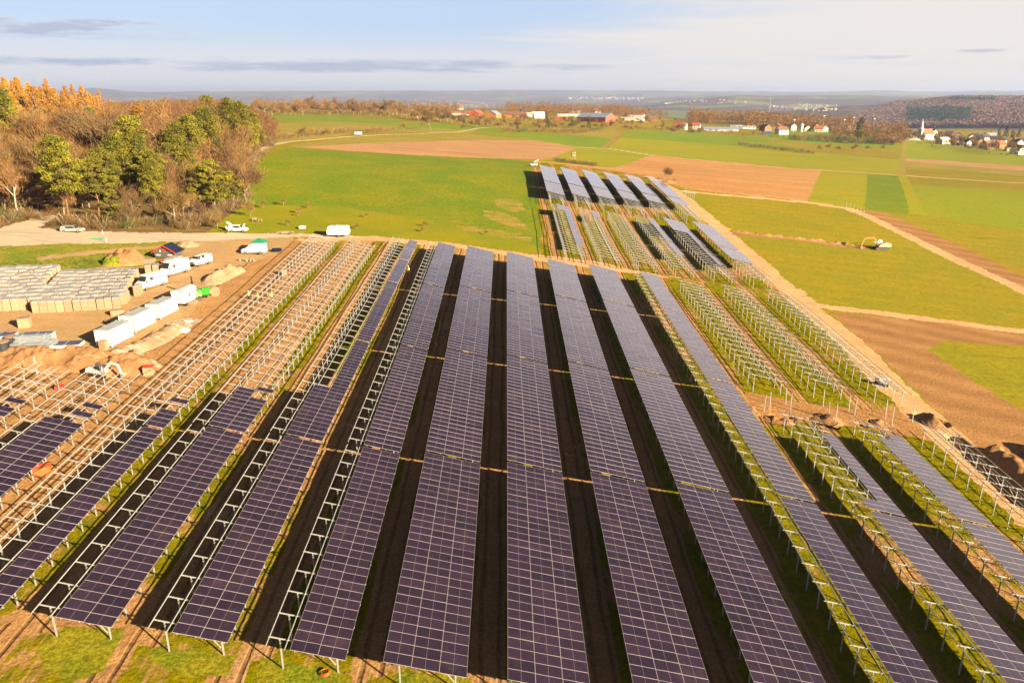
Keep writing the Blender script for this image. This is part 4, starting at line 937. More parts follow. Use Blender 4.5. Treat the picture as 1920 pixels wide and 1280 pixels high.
for k,(px,py) in enumerate(((72,712),(198,730))):
    t=put('survey_pole',px,py,'pink and white marking pole standing in the %s frame row'%('left-edge','second left'),'pole',0) if False else put('survey_pole',px,py,('pink marking pole nearest the left edge among the frames','pink and white marking pole in front of the mini excavator')[k],'pole',0)
    for i in range(4): b=MB(); b.tube([(0,0,i*.8),(0,0,i*.8+.8)],.05,6,0); ob('pole_section',b.me('pole_section',[MPINK,MWH][i%2]),t)
# canopy, hut, trailer
t=put('canopy',488,470,'teal pop-up canopy standing behind the white panel van','canopy',0); b=MB()
b.add([(-1.5,-1.5,2.1),(1.5,-1.5,2.1),(1.5,1.5,2.1),(-1.5,1.5,2.1),(0,0,2.9),(-1.5,-1.5,1.85),(1.5,-1.5,1.85),(1.5,1.5,1.85),(-1.5,1.5,1.85)],[(0,1,4),(1,2,4),(2,3,4),(3,0,4),(0,5,6,1),(1,6,7,2),(2,7,8,3),(3,8,5,0)]); ob('roof_cloth',b.me('roof_cloth',MTEAL,fix=False),t)
for sx in (-1,1):
    for sy in (-1,1): b=MB(); b.bar((sx*1.45,sy*1.45,0),(sx*1.45,sy*1.45,2.1),.05); ob('leg',b.me('leg',MTEAL),t)
t=put('blue_drum',498,469,'small blue barrel beside the canopy leg','barrel',0); b=MB(); b.cyl((0,0,.45),(0,0,1),.3,.9,14); ob('barrel_body',b.me('barrel_body',M('blue_plastic',(.02,.12,.5),.5)),t)
t=put('gable_hut',316,482,'dark wooden kiosk hut with red verge boards and navy roof','hut',R(-5)); b=MB(); b.prism([(-1.9,.1),(-2.3,1.3),(0,2.7),(2.3,1.3),(1.9,.1)],-1.5,1.8,0,'y'); ob('wall',b.me('wall',MDKG),t)
for s in (-1,1):
    b=MB(); b.add([(0,-1.8,2.85),(s*2.6,-1.8,1.28),(s*2.6,2.1,1.28),(0,2.1,2.85),(0,-1.8,2.75),(s*2.6,-1.8,1.18),(s*2.6,2.1,1.18),(0,2.1,2.75)],[(0,1,2,3),(4,7,6,5),(0,4,5,1),(1,5,6,2),(2,6,7,3),(3,7,4,0)]); ob('roof_slope',b.me('roof_slope',MNAVY),t)
    b=MB(); b.bar((0,-1.84,2.78),(s*2.6,-1.84,1.2),.06,.2); ob('verge_board',b.me('verge_board',MRED),t)
for x,z,w,h,m in ((0.1,1.75,.6,.5,MRED),(-.8,1.6,.25,.4,MWH),(-1.3,.75,1.0,.22,MWH),(1.2,.75,1.0,.22,MWH)): b=MB(); b.box(x-w/2,x+w/2,-1.53,-1.5,z-h/2,z+h/2); ob('sign_board',b.me('sign_board',m),t)
t=put('flatbed_trailer',326,492,'red-railed trailer loaded with pale sheets behind the vans','trailer',hd((310,490),(345,476))); b=MB(); b.box(-2.6,2.6,-1.1,1.1,.55,.7); ob('deck',b.me('deck',MGREY),t)
for s in (-1,1): b=MB(); b.box(-2.6,2.6,s*1.1-.03,s*1.1+.03,.7,1.0); ob('side_rail',b.me('side_rail',MRED),t)
b=MB(); b.box(-2.6,-2.54,-1.07,1.07,.7,1.0); ob('end_rail',b.me('end_rail',MRED),t)
b=MB()
for i in range(6): b.box(-2.2+i*.7,-1.6+i*.7,-.8,.8,.72,.95+.2*rnd.random())
ob('load',b.me('load',MSHEET),t); wheels(t,[-.4,.5],1.05,.32,.2)
# green ram rig
t=put('ramming_rig',378,557,'bright green tracked pile-driving rig with upright dark mast','drilling rig',R(10))
for s in (-1,1): b=MB(); b.box(-1.0,1.2,s*.7-.18,s*.7+.18,.02,.5); ob('track',b.me('track',MTYRE,bevel=.1),t)
b=MB(); b.box(-.6,1.5,-.65,.65,.5,1.5); b.box(.2,1.5,-.6,.6,1.5,1.75); ob('engine_housing',b.me('engine_housing',MGREEN,bevel=.12),t)
b=MB(); b.bar((-1.1,-.15,.3),(-1.35,-.15,3.9),.16); b.bar((-1.1,.15,.3),(-1.35,.15,3.9),.16); 
for i in range(8): z=.6+i*.42; b.bar((-1.13-.25*z/3.9,-.15,z),(-1.13-.25*z/3.9,.15,z),.06)
ob('mast',b.me('mast',MBLK),t); b=MB(); b.bar((-.6,0,1.0),(-1.1,0,1.9),.3); b.bar((-1.0,0,.5),(-1.12,0,2.2),.35); ob('mast_carrier',b.me('mast_carrier',MGREEN),t)
b=MB(); b.cyl((-1.3,0,2.6),(0,0,1),.2,.8,10); ob('hammer',b.me('hammer',MBLK),t)
# excavators
def excavator(px,py,rz,label,s,body,cabm,arm,pts,bkt):
    t=put('excavator',px,py,label,'excavator',rz)
    t.scale=(s,s,s)
    for k in (-1,1):
        b=MB(); b.prism([(-1.9,.05),(-2.15,.45),(-1.95,.85),(1.95,.85),(2.15,.45),(1.9,.05)],k*1.15-.28,k*1.15+.28,0,'y'); ob('track',b.me('track',MDKG if s>.7 else MTYRE,bevel=.05),t)
    b=MB(); b.box(-1.4,1.4,-.9,.9,.5,1.0); ob('undercarriage',b.me('undercarriage',MDKG),t)
    b=MB(); b.prism([(-2.6,1.05),(-2.75,1.5),(-2.5,2.15),(.1,2.15),(.9,1.7),(1.3,1.05)],-1.3,1.3,0,'y'); b.box(-2.2,-.9,-.9,.9,2.15,2.3); ob('housing',b.me('housing',body,bevel=.06),t)
    b=MB(); b.prism([(-.35,1.1),(-.35,2.9),(-.2,3.0),(.95,3.0),(1.35,2.1),(1.35,1.1)],-1.28,-.25,0,'y'); c=ob('cab',b.me('cab',cabm,bevel=.04),t)
    b=MB(); b.box(-.2,1.0,-1.30,-1.28,1.9,2.8); b.add([(1.37,-1.15,2.05),(1.37,-.4,2.05),(1.0,-.4,2.93),(1.0,-1.15,2.93)],[(0,1,2,3)]); ob('cab_window',b.me('cab_window',MGLASS,fix=False),c)
    b=MB()
    for (a,q,w0) in pts: b.bar(a,q,.34,w0)
    ob('boom',b.me('boom',arm),t); b=MB(); x,z=bkt; b.prism([(x-.35,z+.4),(x+.25,z+.45),(x+.45,z),(x+.1,z-.4),(x-.55,z-.25)],-.1,.9,0,'y'); ob('bucket',b.me('bucket',MWOOD2),t)
    b=MB(); b.tube([(1.2,.4,1.5),(2.6,.4,2.6)],.09,8); ob('hydraulic_ram',b.me('hydraulic_ram',MGALV),t)
    return t
excavator(1651,468,R(176),'ochre and white tracked excavator digging the trench in the right field',.9,M('excavator_cream',(.50,.40,.26),.5,0,.1,1.),MWH,MYEL,[((1.0,.4,1.6),(2.7,.4,3.9),.5),((2.7,.4,3.9),(5.6,.4,3.6),.5),((5.6,.4,3.7),(6.3,.4,1.2),.4)],(6.3,.7))
excavator(190,705,R(-12),'small white mini excavator with dark cab in front of the earth bank',.62,MWH,MDKG,MWH,[((1.0,.0,1.5),(2.9,.0,3.3),.4),((2.9,.0,3.3),(4.5,.0,3.0),.35),((4.5,.0,3.0),(5.3,.0,.9),.35)],(5.3,.5))
t=put('telehandler',1001,312,'white telehandler beside the far corner of the upper block','telehandler',R(10)); b=MB(); b.box(-2.2,2.2,-1.0,1.0,.7,1.5); ob('chassis',b.me('chassis',MWH,bevel=.08),t); b=MB(); b.box(-.6,.7,-1.0,-.1,1.5,2.6); ob('cab',b.me('cab',MDKG,bevel=.06),t); b=MB(); b.bar((-2.0,.4,1.6),(2.9,.4,3.8),.3,.4); ob('boom',b.me('boom',MWH),t); wheels(t,[-1.4,1.4],1.1,.6,.4); t.scale=(.7,.7,.7)
# small goods further off
t=put('garden_bench',482,415,'pale wooden bench group on the meadow above the white car','bench',0); b=MB(); b.box(-1.2,-.1,-.25,.25,.4,.48); b.box(-1.2,-.1,.2,.26,.48,1.0); ob('seat',b.me('seat',MWOOD),t); b=MB(); b.box(.3,1.3,-.4,.4,.65,.72); ob('table_top',b.me('table_top',MWOOD),t)
for x in (-1.1,-.2,.4,1.2): b=MB(); b.box(x-.04,x+.04,-.2,.2,0,.42); ob('leg',b.me('leg',MWOOD2),t)
for k,(px,py,lb,n) in enumerate(((466,490,'row of sawn stumps at the edge of the dug strip',5),(536,438,'pile of firewood and roots at the end of the road',8))):
    t=put('log_pile',px,py,lb,'log pile',0)
    for i in range(n): b=MB(); x=-1.8+i*(3.6/n); b.cyl((x,rnd.uniform(-.3,.3),.3),(rnd.uniform(-.5,.5),rnd.uniform(-.2,.2),1) if k==0 else (1,rnd.uniform(-.5,.5),.2),.22,.6 if k==0 else 1.2,9); ob('log',b.me('log',MWOOD2,fix=False),t)
t=put('folding_panel',519,471,'single dark module leaning beside the first bare frames','solar module',R(15)); b=MB(); M4=Matrix.Rotation(R(35),4,'X'); b.box(-1.05,1.05,-.55,.55,.55,.59,0,M4@Matrix.Translation((0,0,-.1))); ob('glass_face',b.me('glass_face',MNAVY),t); b=MB(); b.bar((-.8,.4,0),(-.8,.3,.75),.04); b.bar((.8,.4,0),(.8,.3,.75),.04); ob('support_leg',b.me('support_leg',MGALV),t)
t=put('ground_mat',179,448,'green rubber mat lying on the edge of the gravel road','mat',0); b=MB(); b.box(-1.9,1.9,-.7,.7,.03,.10); ob('mat_sheet',b.me('mat_sheet',M('mint_green_rubber',(.10,.42,.17),.7)),t)
for k,(px,py) in enumerate(((193,440),(200,455))):
    t=put('marker_post',px,py,('white marker post on the far side of the road','white marker post on the grass below the road')[k],'post',0); b=MB(); b.box(-.06,.06,-.04,.04,0,1.1); b.box(-.07,.07,-.05,.05,.8,.92,1); ob('post_body',b.me('post_body',[MWH,MBLK]),t)
def hide(px,py,label,h):
    t=put('hunting_hide',px,py,label,'hunting hide',R(12)); b=MB()
    b.box(-.8,.8,-.8,.8,h-1.9,h-.1); b.box(-.81,-.79,-.5,.5,h-1.1,h-.6,1); b.box(-.5,.5,-.82,-.8,h-1.1,h-.6,1); ob('cabin',b.me('cabin',[MWOOD2 if h>4 else MWOOD,MBLK]),t)
    b=MB(); b.box(-1,1,-1,1,h-.1,h); ob('roof',b.me('roof',MWOOD2),t)
    for sx in (-1,1):
        for sy in (-1,1): b=MB(); b.bar((sx*1.0,sy*1.0,-.2),(sx*.7,sy*.7,h-1.9),.14); ob('leg',b.me('leg',MWOOD),t)
    b=MB(); b.bar((.2,-1.6,0),(.2,-.8,h-1.9),.06); b.bar((.6,-1.6,0),(.6,-.8,h-1.9),.06); ob('ladder',b.me('ladder',MWOOD),t)
hide(1075,301,'raised wooden hunting hide behind the dark hedge bushes',4.2*1.0); hide(353,412,'grey wooden hunting hide among the shrubs of the wood edge',4.6)
t=put('small_trailer',672,255,'small blue and white farm trailer on the pale field path','trailer',0); b=MB(); b.box(-2,2,-1,1,.8,2.4); ob('trailer_box',b.me('trailer_box',M('pale_blue',(.35,.42,.6),.6)),t); wheels(t,[0],1.,.45,.3)
# earth heaps: real relief of dug soil
def mound(px_pts,width,height,label,mat,name='earth_mound',cat='earth heap',rough_=.35,asym=0,seed=1,stones=0,pw=1.):
    P=[np.array(G(*p)) for p in px_pts] if not isinstance(px_pts[0][0],float) else [np.array(p) for p in px_pts]
    if len(P)==1: P=[P[0]-np.array([width*.12,0]),P[0]+np.array([width*.12,0])]
    D=[np.linalg.norm(P[i+1]-P[i]) for i in range(len(P)-1)]; T=sum(D); nx=max(24,int((T+width)/.22)); ny=max(22,int(width/.18)); nx=min(nx,260);ny=min(ny,60)
    O=P[0]; V=[]; rs=np.random.RandomState(seed)
    o=thing(name,label,cat,(float(O[0]),float(O[1]),0))
    S=np.linspace(-width*.5,T+width*.5,nx); W=np.linspace(-width/2,width/2,ny)
    def at_(s):
        k=0; q=min(max(s,0),T)
        while k<len(D)-1 and q>D[k]: q-=D[k];k+=1
        d=(P[k+1]-P[k])/D[k]; return P[k]+d*q+d*(s-min(max(s,0),T)),d
    for s in S:
        p,d=at_(s); n=np.array([-d[1],d[0]]); e=max(0,-s,s-T)/(width*.5)
        for w_ in W:
            q=p+n*w_; rr=math.sqrt(e*e+(w_/(width/2))**2); h=max(0,1-rr**1.6*pw)
            nz=float(vnoise(q[0:1],q[1:2],1.9,seed)[0]*1.4+vnoise(q[0:1],q[1:2],.7,seed+1)[0]*.8+vnoise(q[0:1],q[1:2],.3,seed+2)[0]*.4)
            z=height*h*(1+rough_*nz*1.2)+(rough_*.25*nz*min(1,h*4)) - (.12 if h<=0.02 else 0)
            V.append((q[0]-O[0],q[1]-O[1],gz(q[0],q[1])+z))
    idx=np.arange(nx*ny).reshape(nx,ny); Q=np.stack([idx[:-1,:-1],idx[1:,:-1],idx[1:,1:],idx[:-1,1:]],-1).reshape(-1,4)
    ob('soil',npmesh('soil',np.array(V),Q,mat),o); return o
mound([(-60,682),(60,682),(188,682)],6.5,2.0,'long bank of yellow dug earth in front of the stored steel',MEARTH,seed=3)
mound([(200,694),(262,690)],6.0,1.7,'broad orange earth heap behind the mini excavator',MEARTH,seed=5)
mound([(222,668),(290,640),(335,612)],4.2,.9,'low spread of pale soil along the white containers',MSTONE,seed=7)
mound([(248,668),(288,688)],2.4,1.0,'small rubble heap beside the box with the red cover',MSTONE,seed=9)
mound([(398,530),(440,508)],4.2,1.3,'pale sandy heap with broken slabs behind the drilling rig',MSTONE,seed=11,rough_=.5)
mound([(238,489)],7.,2.2,'conical earth heap with grass on its left side in the verge',MEARTH,seed=13)
mound([(213,494)],3.6,1.4,'green overgrown flank of the earth heap in the verge',MS['weeds'],'grassy_mound','grassy heap',.6,seed=14)
mound([(352,459)],4.,1.0,'pale rubble heap at the corner of verge and road',MSTONE,seed=15)
mound([(1450,787),(1470,790)],3.0,.5,'first dug soil heap on the right, at the end of the full rows',MEARTH,seed=17,rough_=.6); mound([(1538,782),(1562,790)],3.0,.55,'dug soil heap between the first and second right rows',MEARTH,seed=19,rough_=.6)
mound([(1650,793),(1668,798)],2.6,.45,'dug soil heap between the second and third right rows',MEARTH,seed=21,rough_=.6); mound([(1736,785),(1752,797)],3.,.75,'dug soil heap beside the outermost right row',MEARTH,seed=23,rough_=.6)
mound([(1404,768),(1412,775)],2.2,.5,'dark soil lump at the end of the excavated strip',MEARTH,seed=25,rough_=.6)
mound([(1870,855),(1925,905),(1990,975)],4.0,1.5,'long earth ridge at the right picture edge casting a wide shadow',MEARTH,seed=27); mound([(1950,850),(2010,900)],4.6,1.7,'second earth ridge beyond the first at the right edge',MEARTH,seed=29)
mound([(1247,342)],8.,1.2,'flat soil mound under the lone tree',MEARTH,seed=31)
mound([(1375,434),(1440,443),(1530,452),(1628,464)],1.5,.55,'narrow line of fresh spoil beside the excavator trench',MEARTH,seed=33,rough_=.5)
mound([(700,640),(560,690)][:1],3.,.01,'flat lump',MEARTH,seed=35) if False else None
for k,(px,py,wd) in enumerate([(500,680,4.5),(415,655,3.5),(165,690,3.)]):
    mound([(px,py)],wd,.45,('loose clods of orange soil under the middle bare frames','loose clods of soil under the left bare frames','clods of soil by the mini excavator tracks')[k],MEARTH,seed=41+k,rough_=.7)
for px,py,lb in ((1652,722,'small black and white tracked dumper under the third row of bare frames'),):
    t=put('mini_dumper',px,py,lb,'dumper',R(-30))
    for k in (-1,1): b=MB(); b.prism([(-.9,0),(-1.05,.2),(-.9,.4),(.9,.4),(1.05,.2),(.9,0)],k*.45-.12,k*.45+.12,0,'y'); ob('track',b.me('track',MTYRE),t)
    b=MB(); b.prism([(-.2,.5),(-.4,1.05),(1.2,1.1),(1.0,.5)],-.5,.5,0,'y'); ob('skip',b.me('skip',MWH),t); b=MB(); b.box(-1.0,-.3,-.4,.4,.4,1.0); b.bar((-.9,0,1.0),(-.9,0,1.5),.06); ob('engine_box',b.me('engine_box',MBLK),t)
for k,(px,py,w) in enumerate(((1530,905,.5),(610,1262,.4),(430,620,.5),(560,560,.6),(1625,800,.6),(545,700,.5))):
    x,y=G(px,py); t=thing('cable_coil','%s lying on the ground'%('dark cable coil between the right-hand rows','orange-brown cable coil near the front posts','cable coil left of the workers','cable coil under the far bare frames','cable coil on the dug strip','cable coil beside the loose clods')[k],'cable coil',(x,y,gz(x,y)+.05)); b=MB()
    for j in range(3): b.tube([(math.cos(a)*(w-.05*j),math.sin(a)*(w-.05*j),.04+j*.06) for a in [i*math.pi/9 for i in range(19)]],.03,5,0,False)
    ob('cable_loop',b.me('cable_loop',MBLK if k!=1 else MORG,fix=False),t)
# ---------------------------------------------------------------- people
def person(px,py,label,rz=0,pose='stand',vest=True,xy=None,lift=0.):
    t=put('person',px,py,label,'person',rz,None,xy); t.location.z+=lift
    J={'hip':(0,0,.95),'chest':(0,.02,1.32),'neck':(0,.02,1.50),'head':(0,.04,1.60)}
    if pose=='bend': J={'hip':(0,0,.92),'chest':(0,.28,1.18),'neck':(0,.42,1.30),'head':(0,.50,1.36)}
    up={'stand':((.2,.02,1.42),(.27,.04,1.14),(.24,.20,.92)),'work':((.2,.05,1.42),(.28,.22,1.30),(.18,.46,1.42)),'bend':((.2,.36,1.24),(.26,.46,.96),(.2,.58,.72)),'walk':((.2,.02,1.42),(.26,-.10,1.15),(.24,.08,.95))}[pose]
    st=.22 if pose=='walk' else .05
    V=[J['hip'],J['chest'],J['neck'],J['head'],(J['head'][0],J['head'][1],J['head'][2]+.12)]; Rr=[(.15,.12),(.17,.12),(.065,.065),(.085,.10),(.07,.08)]; E=[(0,1),(1,2),(2,3),(3,4)]
    for s in (-1,1):
        k=len(V); sh=(s*.17,up[0][1],up[0][2])
        V+= [sh,(s*up[1][0],up[1][1],up[1][2]),(s*up[2][0],up[2][1],up[2][2]),(s*up[2][0],up[2][1]+.05,up[2][2]-.08)]; Rr+=[(.06,.06),(.045,.045),(.033,.033),(.04,.022)]; E+=[(1,k),(k,k+1),(k+1,k+2),(k+2,k+3)]
        k=len(V); V+= [(s*.10,0,.88),(s*.12,s*st*.5+.03,.50),(s*.13,s*st,.09),(s*.13,s*st+.14,.05)]; Rr+=[(.095,.095),(.065,.065),(.045,.045),(.045,.03)]; E+=[(0,k),(k,k+1),(k+1,k+2),(k+2,k+3)]
    me=bpy.data.meshes.new('body'); me.from_pydata(V,E,[]); o=bpy.data.objects.new('body',me); COL.objects.link(o)
    o.modifiers.new('s','SKIN'); o.modifiers.new('u','SUBSURF').levels=1
    for i,v in enumerate(me.skin_vertices[0].data): v.radius=Rr[i]; v.use_root=(i==0)
    dg=bpy.context.evaluated_depsgraph_get(); m2=bpy.data.meshes.new_from_object(o.evaluated_get(dg)); bpy.data.objects.remove(o)
    m2.materials.clear()
    for m in (MTROU,MVEST if vest else MWCL,MSKIN): m2.materials.append(m)
    hz_=J['hip'][2]
    for p in m2.polygons:
        c=p.center; p.use_smooth=True; p.material_index=2 if (c.z>J['neck'][2]-.02 or (abs(c.x)>.14 and abs(c.z-up[2][2])<.12 and c.y>up[2][1]-.08 and pose!='walk')) else (1 if c.z>hz_-.03 and (abs(c.x)<.4) else 0)
    ob('body',m2,t); h=Vector(J['head'])
    bm=bmesh.new(); bmesh.ops.create_uvsphere(bm,u_segments=12,v_segments=8,radius=.125)
    for v in list(bm.verts):
        if v.co.z<-.01: v.co.z=-.01
    me=bpy.data.meshes.new('hard_hat'); bm.to_mesh(me); bm.free(); me.materials.append(MWH if vest else MHAIR); ob('hard_hat' if vest else 'hair',me,t,tuple(h+Vector((0,0,.10))))
    b=MB(); b.box(-.045,-.02,.085,.1,.02,.035); b.box(.02,.045,.085,.1,.02,.035); b.box(-.012,.012,.09,.12,-.02,.015); b.box(-.025,.025,.088,.098,-.05,-.04); ob('face',b.me('face',MHAIR),t,tuple(h)); return t
person(467,563,'person in hi-vis vest working at the left rail of the bare frames',R(-60),'work'); person(486,567,'person in hi-vis vest bending between the bare frames, middle of three',R(40),'bend'); person(511,566,'person in hi-vis vest at the right post, rightmost of three',R(100),'work')
person(766,514,'person in pale hi-vis clothes walking in the shaded lane between rows',R(160),'walk'); person(741,664,'person in red-brown work clothes at the bare rails between rows',R(90),'work',False)
person(425,436,'person in white top standing behind the open car boot',R(-90),'stand',False); person(371,565,'person in hi-vis vest left of the pair beside the drilling rig',R(-20),'work'); person(377,564,'person in hi-vis vest right of the pair beside the drilling rig',R(30),'stand')
print('site',n1,n2,time.time()-T0)

# ---------------------------------------------------------------- farm, villages and distant towns
WALLS={'white':M('white_render',(.64,.60,.55),.8,0,.06,.3),'cream':M('cream_render',(.62,.52,.38),.8,0,.06,.3),'red':M('red_cladding',(.42,.09,.05),.8,0,.12,.3),'brown':M('brown_timber',(.30,.15,.07),.8,0,.15,.4),'orange':M('orange_timber',(.42,.17,.05),.8,0,.12,.4),'grey':M('grey_wall',(.38,.36,.34),.8,0,.1,.3),'mint':M('mint_wall',(.38,.52,.33),.8,0,.1,.3),'redpaint':M('bright_red_wall',(.42,.07,.03),.8,0,.1,.3)}
ROOFS={'orange':M('orange_roof_tiles',(.38,.11,.04),.8,0,.15,.5),'brown':M('brown_roof_tiles',(.20,.10,.06),.8,0,.2,.5),'dark':M('dark_roof_tiles',(.07,.055,.06),.7,0,.2,.5),'grey':M('grey_sheet_roof',(.42,.42,.44),.5,0,.1,.3),'blue':M('blue_grey_panel_roof',(.22,.27,.37),.3,0,.1,.2),'red':M('red_roof_tiles',(.45,.09,.05),.8,0,.15,.5),'white':M('pale_sheet_roof',(.62,.60,.57),.6,0,.1,.3)}
def house(px,py,w,d,h,roof,wall,label,rz=0,pitch=.75,group=None,cat='house',name='house',win=True,chim=True,xy=None):
    t=put(name,px,py,label,cat,rz,group,xy); b=MB(); b.box(-w/2,w/2,-d/2,d/2,-1.5,h); r=d/2*pitch
    b.prism([(-d/2,h),(d/2,h),(0,h+r)],-w/2,w/2,0,'x'); ob('wall',b.me('wall',WALLS[wall]),t)
    rf=None
    for s in (-1,1):
        b=MB(); e=.5; y0=s*(d/2+e); z0=h-e*pitch
        b.add([(-w/2-.5,y0,z0+.12),(w/2+.5,y0,z0+.12),(w/2+.5,0,h+r+.14),(-w/2-.5,0,h+r+.14),(-w/2-.5,y0,z0-.1),(w/2+.5,y0,z0-.1),(w/2+.5,0,h+r-.08),(-w/2-.5,0,h+r-.08)],[(0,1,2,3),(4,7,6,5),(0,4,5,1),(1,5,6,2),(2,6,7,3),(3,7,4,0)]); rf=ob('roof',b.me('roof',ROOFS[roof]),t)
    if chim: b=MB(); b.box(w*.18,w*.18+.7,.3,.9,h+r*.4,h+r+.9); ob('chimney',b.me('chimney',WALLS['grey']),rf)
    if win:
        for s in (-1,1):
            for z in ([1.2,3.9] if h>4.5 else [1.2]):
                for k in (-1,1): b=MB(); b.box(k*w*.25-.6,k*w*.25+.6,s*d/2-.03,s*d/2+.03,z,z+1.3); ob('window',b.me('window',MGLASS),t)
            for k in (-1,1): b=MB(); b.box(s*w/2-.03,s*w/2+.03,k*d*.22-.5,k*d*.22+.5,h-1.9,h-.7); ob('window',b.me('window',MGLASS),t)
    return t
rh=lambda:rnd.choice([R(15),R(-20),R(60),R(100),R(-70)])
# farm on the plateau
house(1118,228,44,30,6,'blue','red','big red-brown barn with blue-grey panel roof at the farm',R(-35),.32,None,'barn','barn',False,False)
house(893,220,22,15,5,'red','redpaint','bright orange-red gabled barn at the left of the farm',R(75),.6,None,'barn','barn',False,False); house(868,216,34,12,3.5,'red','white','long low red-roofed shed left of the orange-red barn',R(-8),.3,None,'shed','shed',False,False)
house(925,221,20,16,5,'blue','orange','orange timber barn with blue-grey roof beside the orange-red barn',R(70),.55,None,'barn','barn',False,False); house(965,221,34,15,5,'brown','orange','long brown-roofed barn with orange front in the middle of the farm',R(-12),.5,None,'barn','barn',False,False)
house(983,218,14,12,6,'dark','white','white house with dark roof right of the long barn',R(40)); house(1010,222,16,11,5,'white','white','low white house with pale roof among farm trees',R(10)); house(1000,220,12,10,6,'dark','cream','cream farmhouse with dark roof behind the white house',R(80))
house(1052,225,15,10,3.2,'red','redpaint','small bright red shed on the green in front of the farm',R(-10),.3,None,'shed','shed',False,False); house(1068,219,40,9,3.,'white','mint','long mint-green greenhouse left of the big barn',R(-4),.3,None,'greenhouse','greenhouse',False,False)
house(1022,210,9,9,6,'red','grey','small red-roofed house above the farm',R(0)); house(1078,214,22,12,4.5,'white','cream','pale-roofed shed behind the mint greenhouse',R(-10),.4,None,'shed','shed',False,False); house(1118,213,16,12,5,'red','white','pink-white house behind the big barn roof',R(30))
house(1150,222,14,9,3.2,'brown','brown','low brown hut right of the big barn',R(0),.4,None,'shed','shed',False,False); house(1180,219,16,10,4,'dark','brown','dark-roofed stable left of the white block house',R(20),.5,None,'shed','shed',False,False)
house(1198,227,15,11,9,'red','white','tall white block house with red top right of the farm',R(-20),.15); house(1180,226,24,12,3.2,'grey','cream','low grey-roofed hall in front of the white block house',R(-10),.25,None,'shed','shed',False,False); house(1222,227,16,10,3.6,'brown','brown','brown timber barn standing alone right of the white block house',R(-10),.8,None,'barn','barn',False,False)
house(1276,243,14,11,4.5,'orange','cream','cream house with bright orange roof below the farm',R(-30),.8); house(1306,243,9,9,6,'red','white','narrow white house with red roof right of the orange-roofed one',R(-20),.5)
house(1345,246,36,12,3,'blue','grey','long blue-grey glasshouse on the green strip',R(-5),.35,None,'greenhouse','greenhouse',False,False); house(1367,246,22,12,3,'blue','grey','second blue-grey glasshouse adjoining the long one',R(-5),.35,None,'greenhouse','greenhouse',False,False); house(1392,242,34,12,3.2,'white','white','pale sheet-roofed hall behind the glasshouses',R(-5),.3,None,'shed','shed',False,False)
house(727,203,26,12,6,'white','white','lone white hall among the trees of the long belt',R(10),.1,None,'hall','hall',False,False)
house(862,207,14,11,6,'red','white','white house with red roof above the orange-red barn',R(20))
# village beyond the sports ground
vc=[(1435,246,'brown','brown'),(1457,243,'orange','cream'),(1465,252,'brown','white'),(1483,244,'brown','white'),(1510,246,'brown','cream'),(1540,246,'orange','white'),(1552,242,'orange','white'),(1563,245,'dark','white'),(1574,246,'blue','white'),(1587,246,'red','white'),(1600,245,'brown','white'),(1535,248,'orange','cream'),(1613,238,'white','grey'),(1626,243,'red','grey'),(1640,247,'brown','grey'),(1525,243,'brown','cream')]
vn=['brown hall with timber walls at the left of the sports-ground village','cream house with orange roof behind the brown clubhouse','low white clubhouse with a broad brown roof by the sports ground','white house with brown roof behind the clubhouse','cream barn with brown roof next to the white silo','white house with orange roof in the middle of the sports-ground village','second orange-roofed house, partly behind the first','white house with a black roof between orange roofs','white gabled house with blue-grey roof','large white house with red roof and wide gable','white house with brown roof at the right of the wide gable','small cream house with orange roof near the lamp mast','pale flat-roofed hall behind the trees','low red-roofed row house among brown trees','grey house with brown roof half hidden by bushes','cream house with brown roof behind the silo']
for (px,py,rf,wl),lb in zip(vc,vn): house(px,py,rnd.uniform(11,16),rnd.uniform(9,12),rnd.uniform(4,6),rf,wl,lb,rh(),.7)
t=put('silo',1502,247,'white round silo standing beside the cream barn','silo'); b=MB(); b.cyl((0,0,5.),(0,0,1),2.2,10,18); b.cyl((0,0,10.4),(0,0,1),1.2,.8,12); ob('silo_body',b.me('silo_body',MWH,smooth=False),t)
t=put('site_box',1437,251,'blue shipping container on the grass by the village','container',R(-5)); b=MB(); b.box(-5,5,-1.5,1.5,0,3); 
for i in range(14): b.box(-4.8+i*.7,-4.5+i*.7,-1.56,-1.5,.2,2.8)
ob('shell',b.me('shell',M('deep_blue_paint',(.02,.09,.28),.5)),t)
for k,(px,top,bot) in enumerate(((1487,226,249),(1542,219,248),(1598,222,247),(1580,226,254),(1636,224,249))):
    t=put('floodlight_mast',px,bot,'thin floodlight mast of the sports ground, number %s from the left'%('one','two','three','four','five')[k],'lamp mast'); h=hgt(px,top,bot); b=MB(); b.tube([(0,0,0),(0,0,h)],[.3,.2],8); ob('pole',b.me('pole',MGREY),t); b=MB(); b.box(-1.2,1.2,-.3,.3,h-.2,h+.6); ob('lamp_head',b.me('lamp_head',MWH),t)
t=put('radio_mast',1442,215,'tall slim radio mast above the wooded slope','mast'); h=hgt(1442,182,215); b=MB(); b.tube([(0,0,0),(0,0,h)],[1.4,.8],6); b.box(-2,2,-2,2,0,3); ob('mast_tube',b.me('mast_tube',MGREY),t); b=MB(); b.cyl((0,0,h*.8),(0,0,1),2.,1.,8); ob('platform',b.me('platform',MGREY),t)
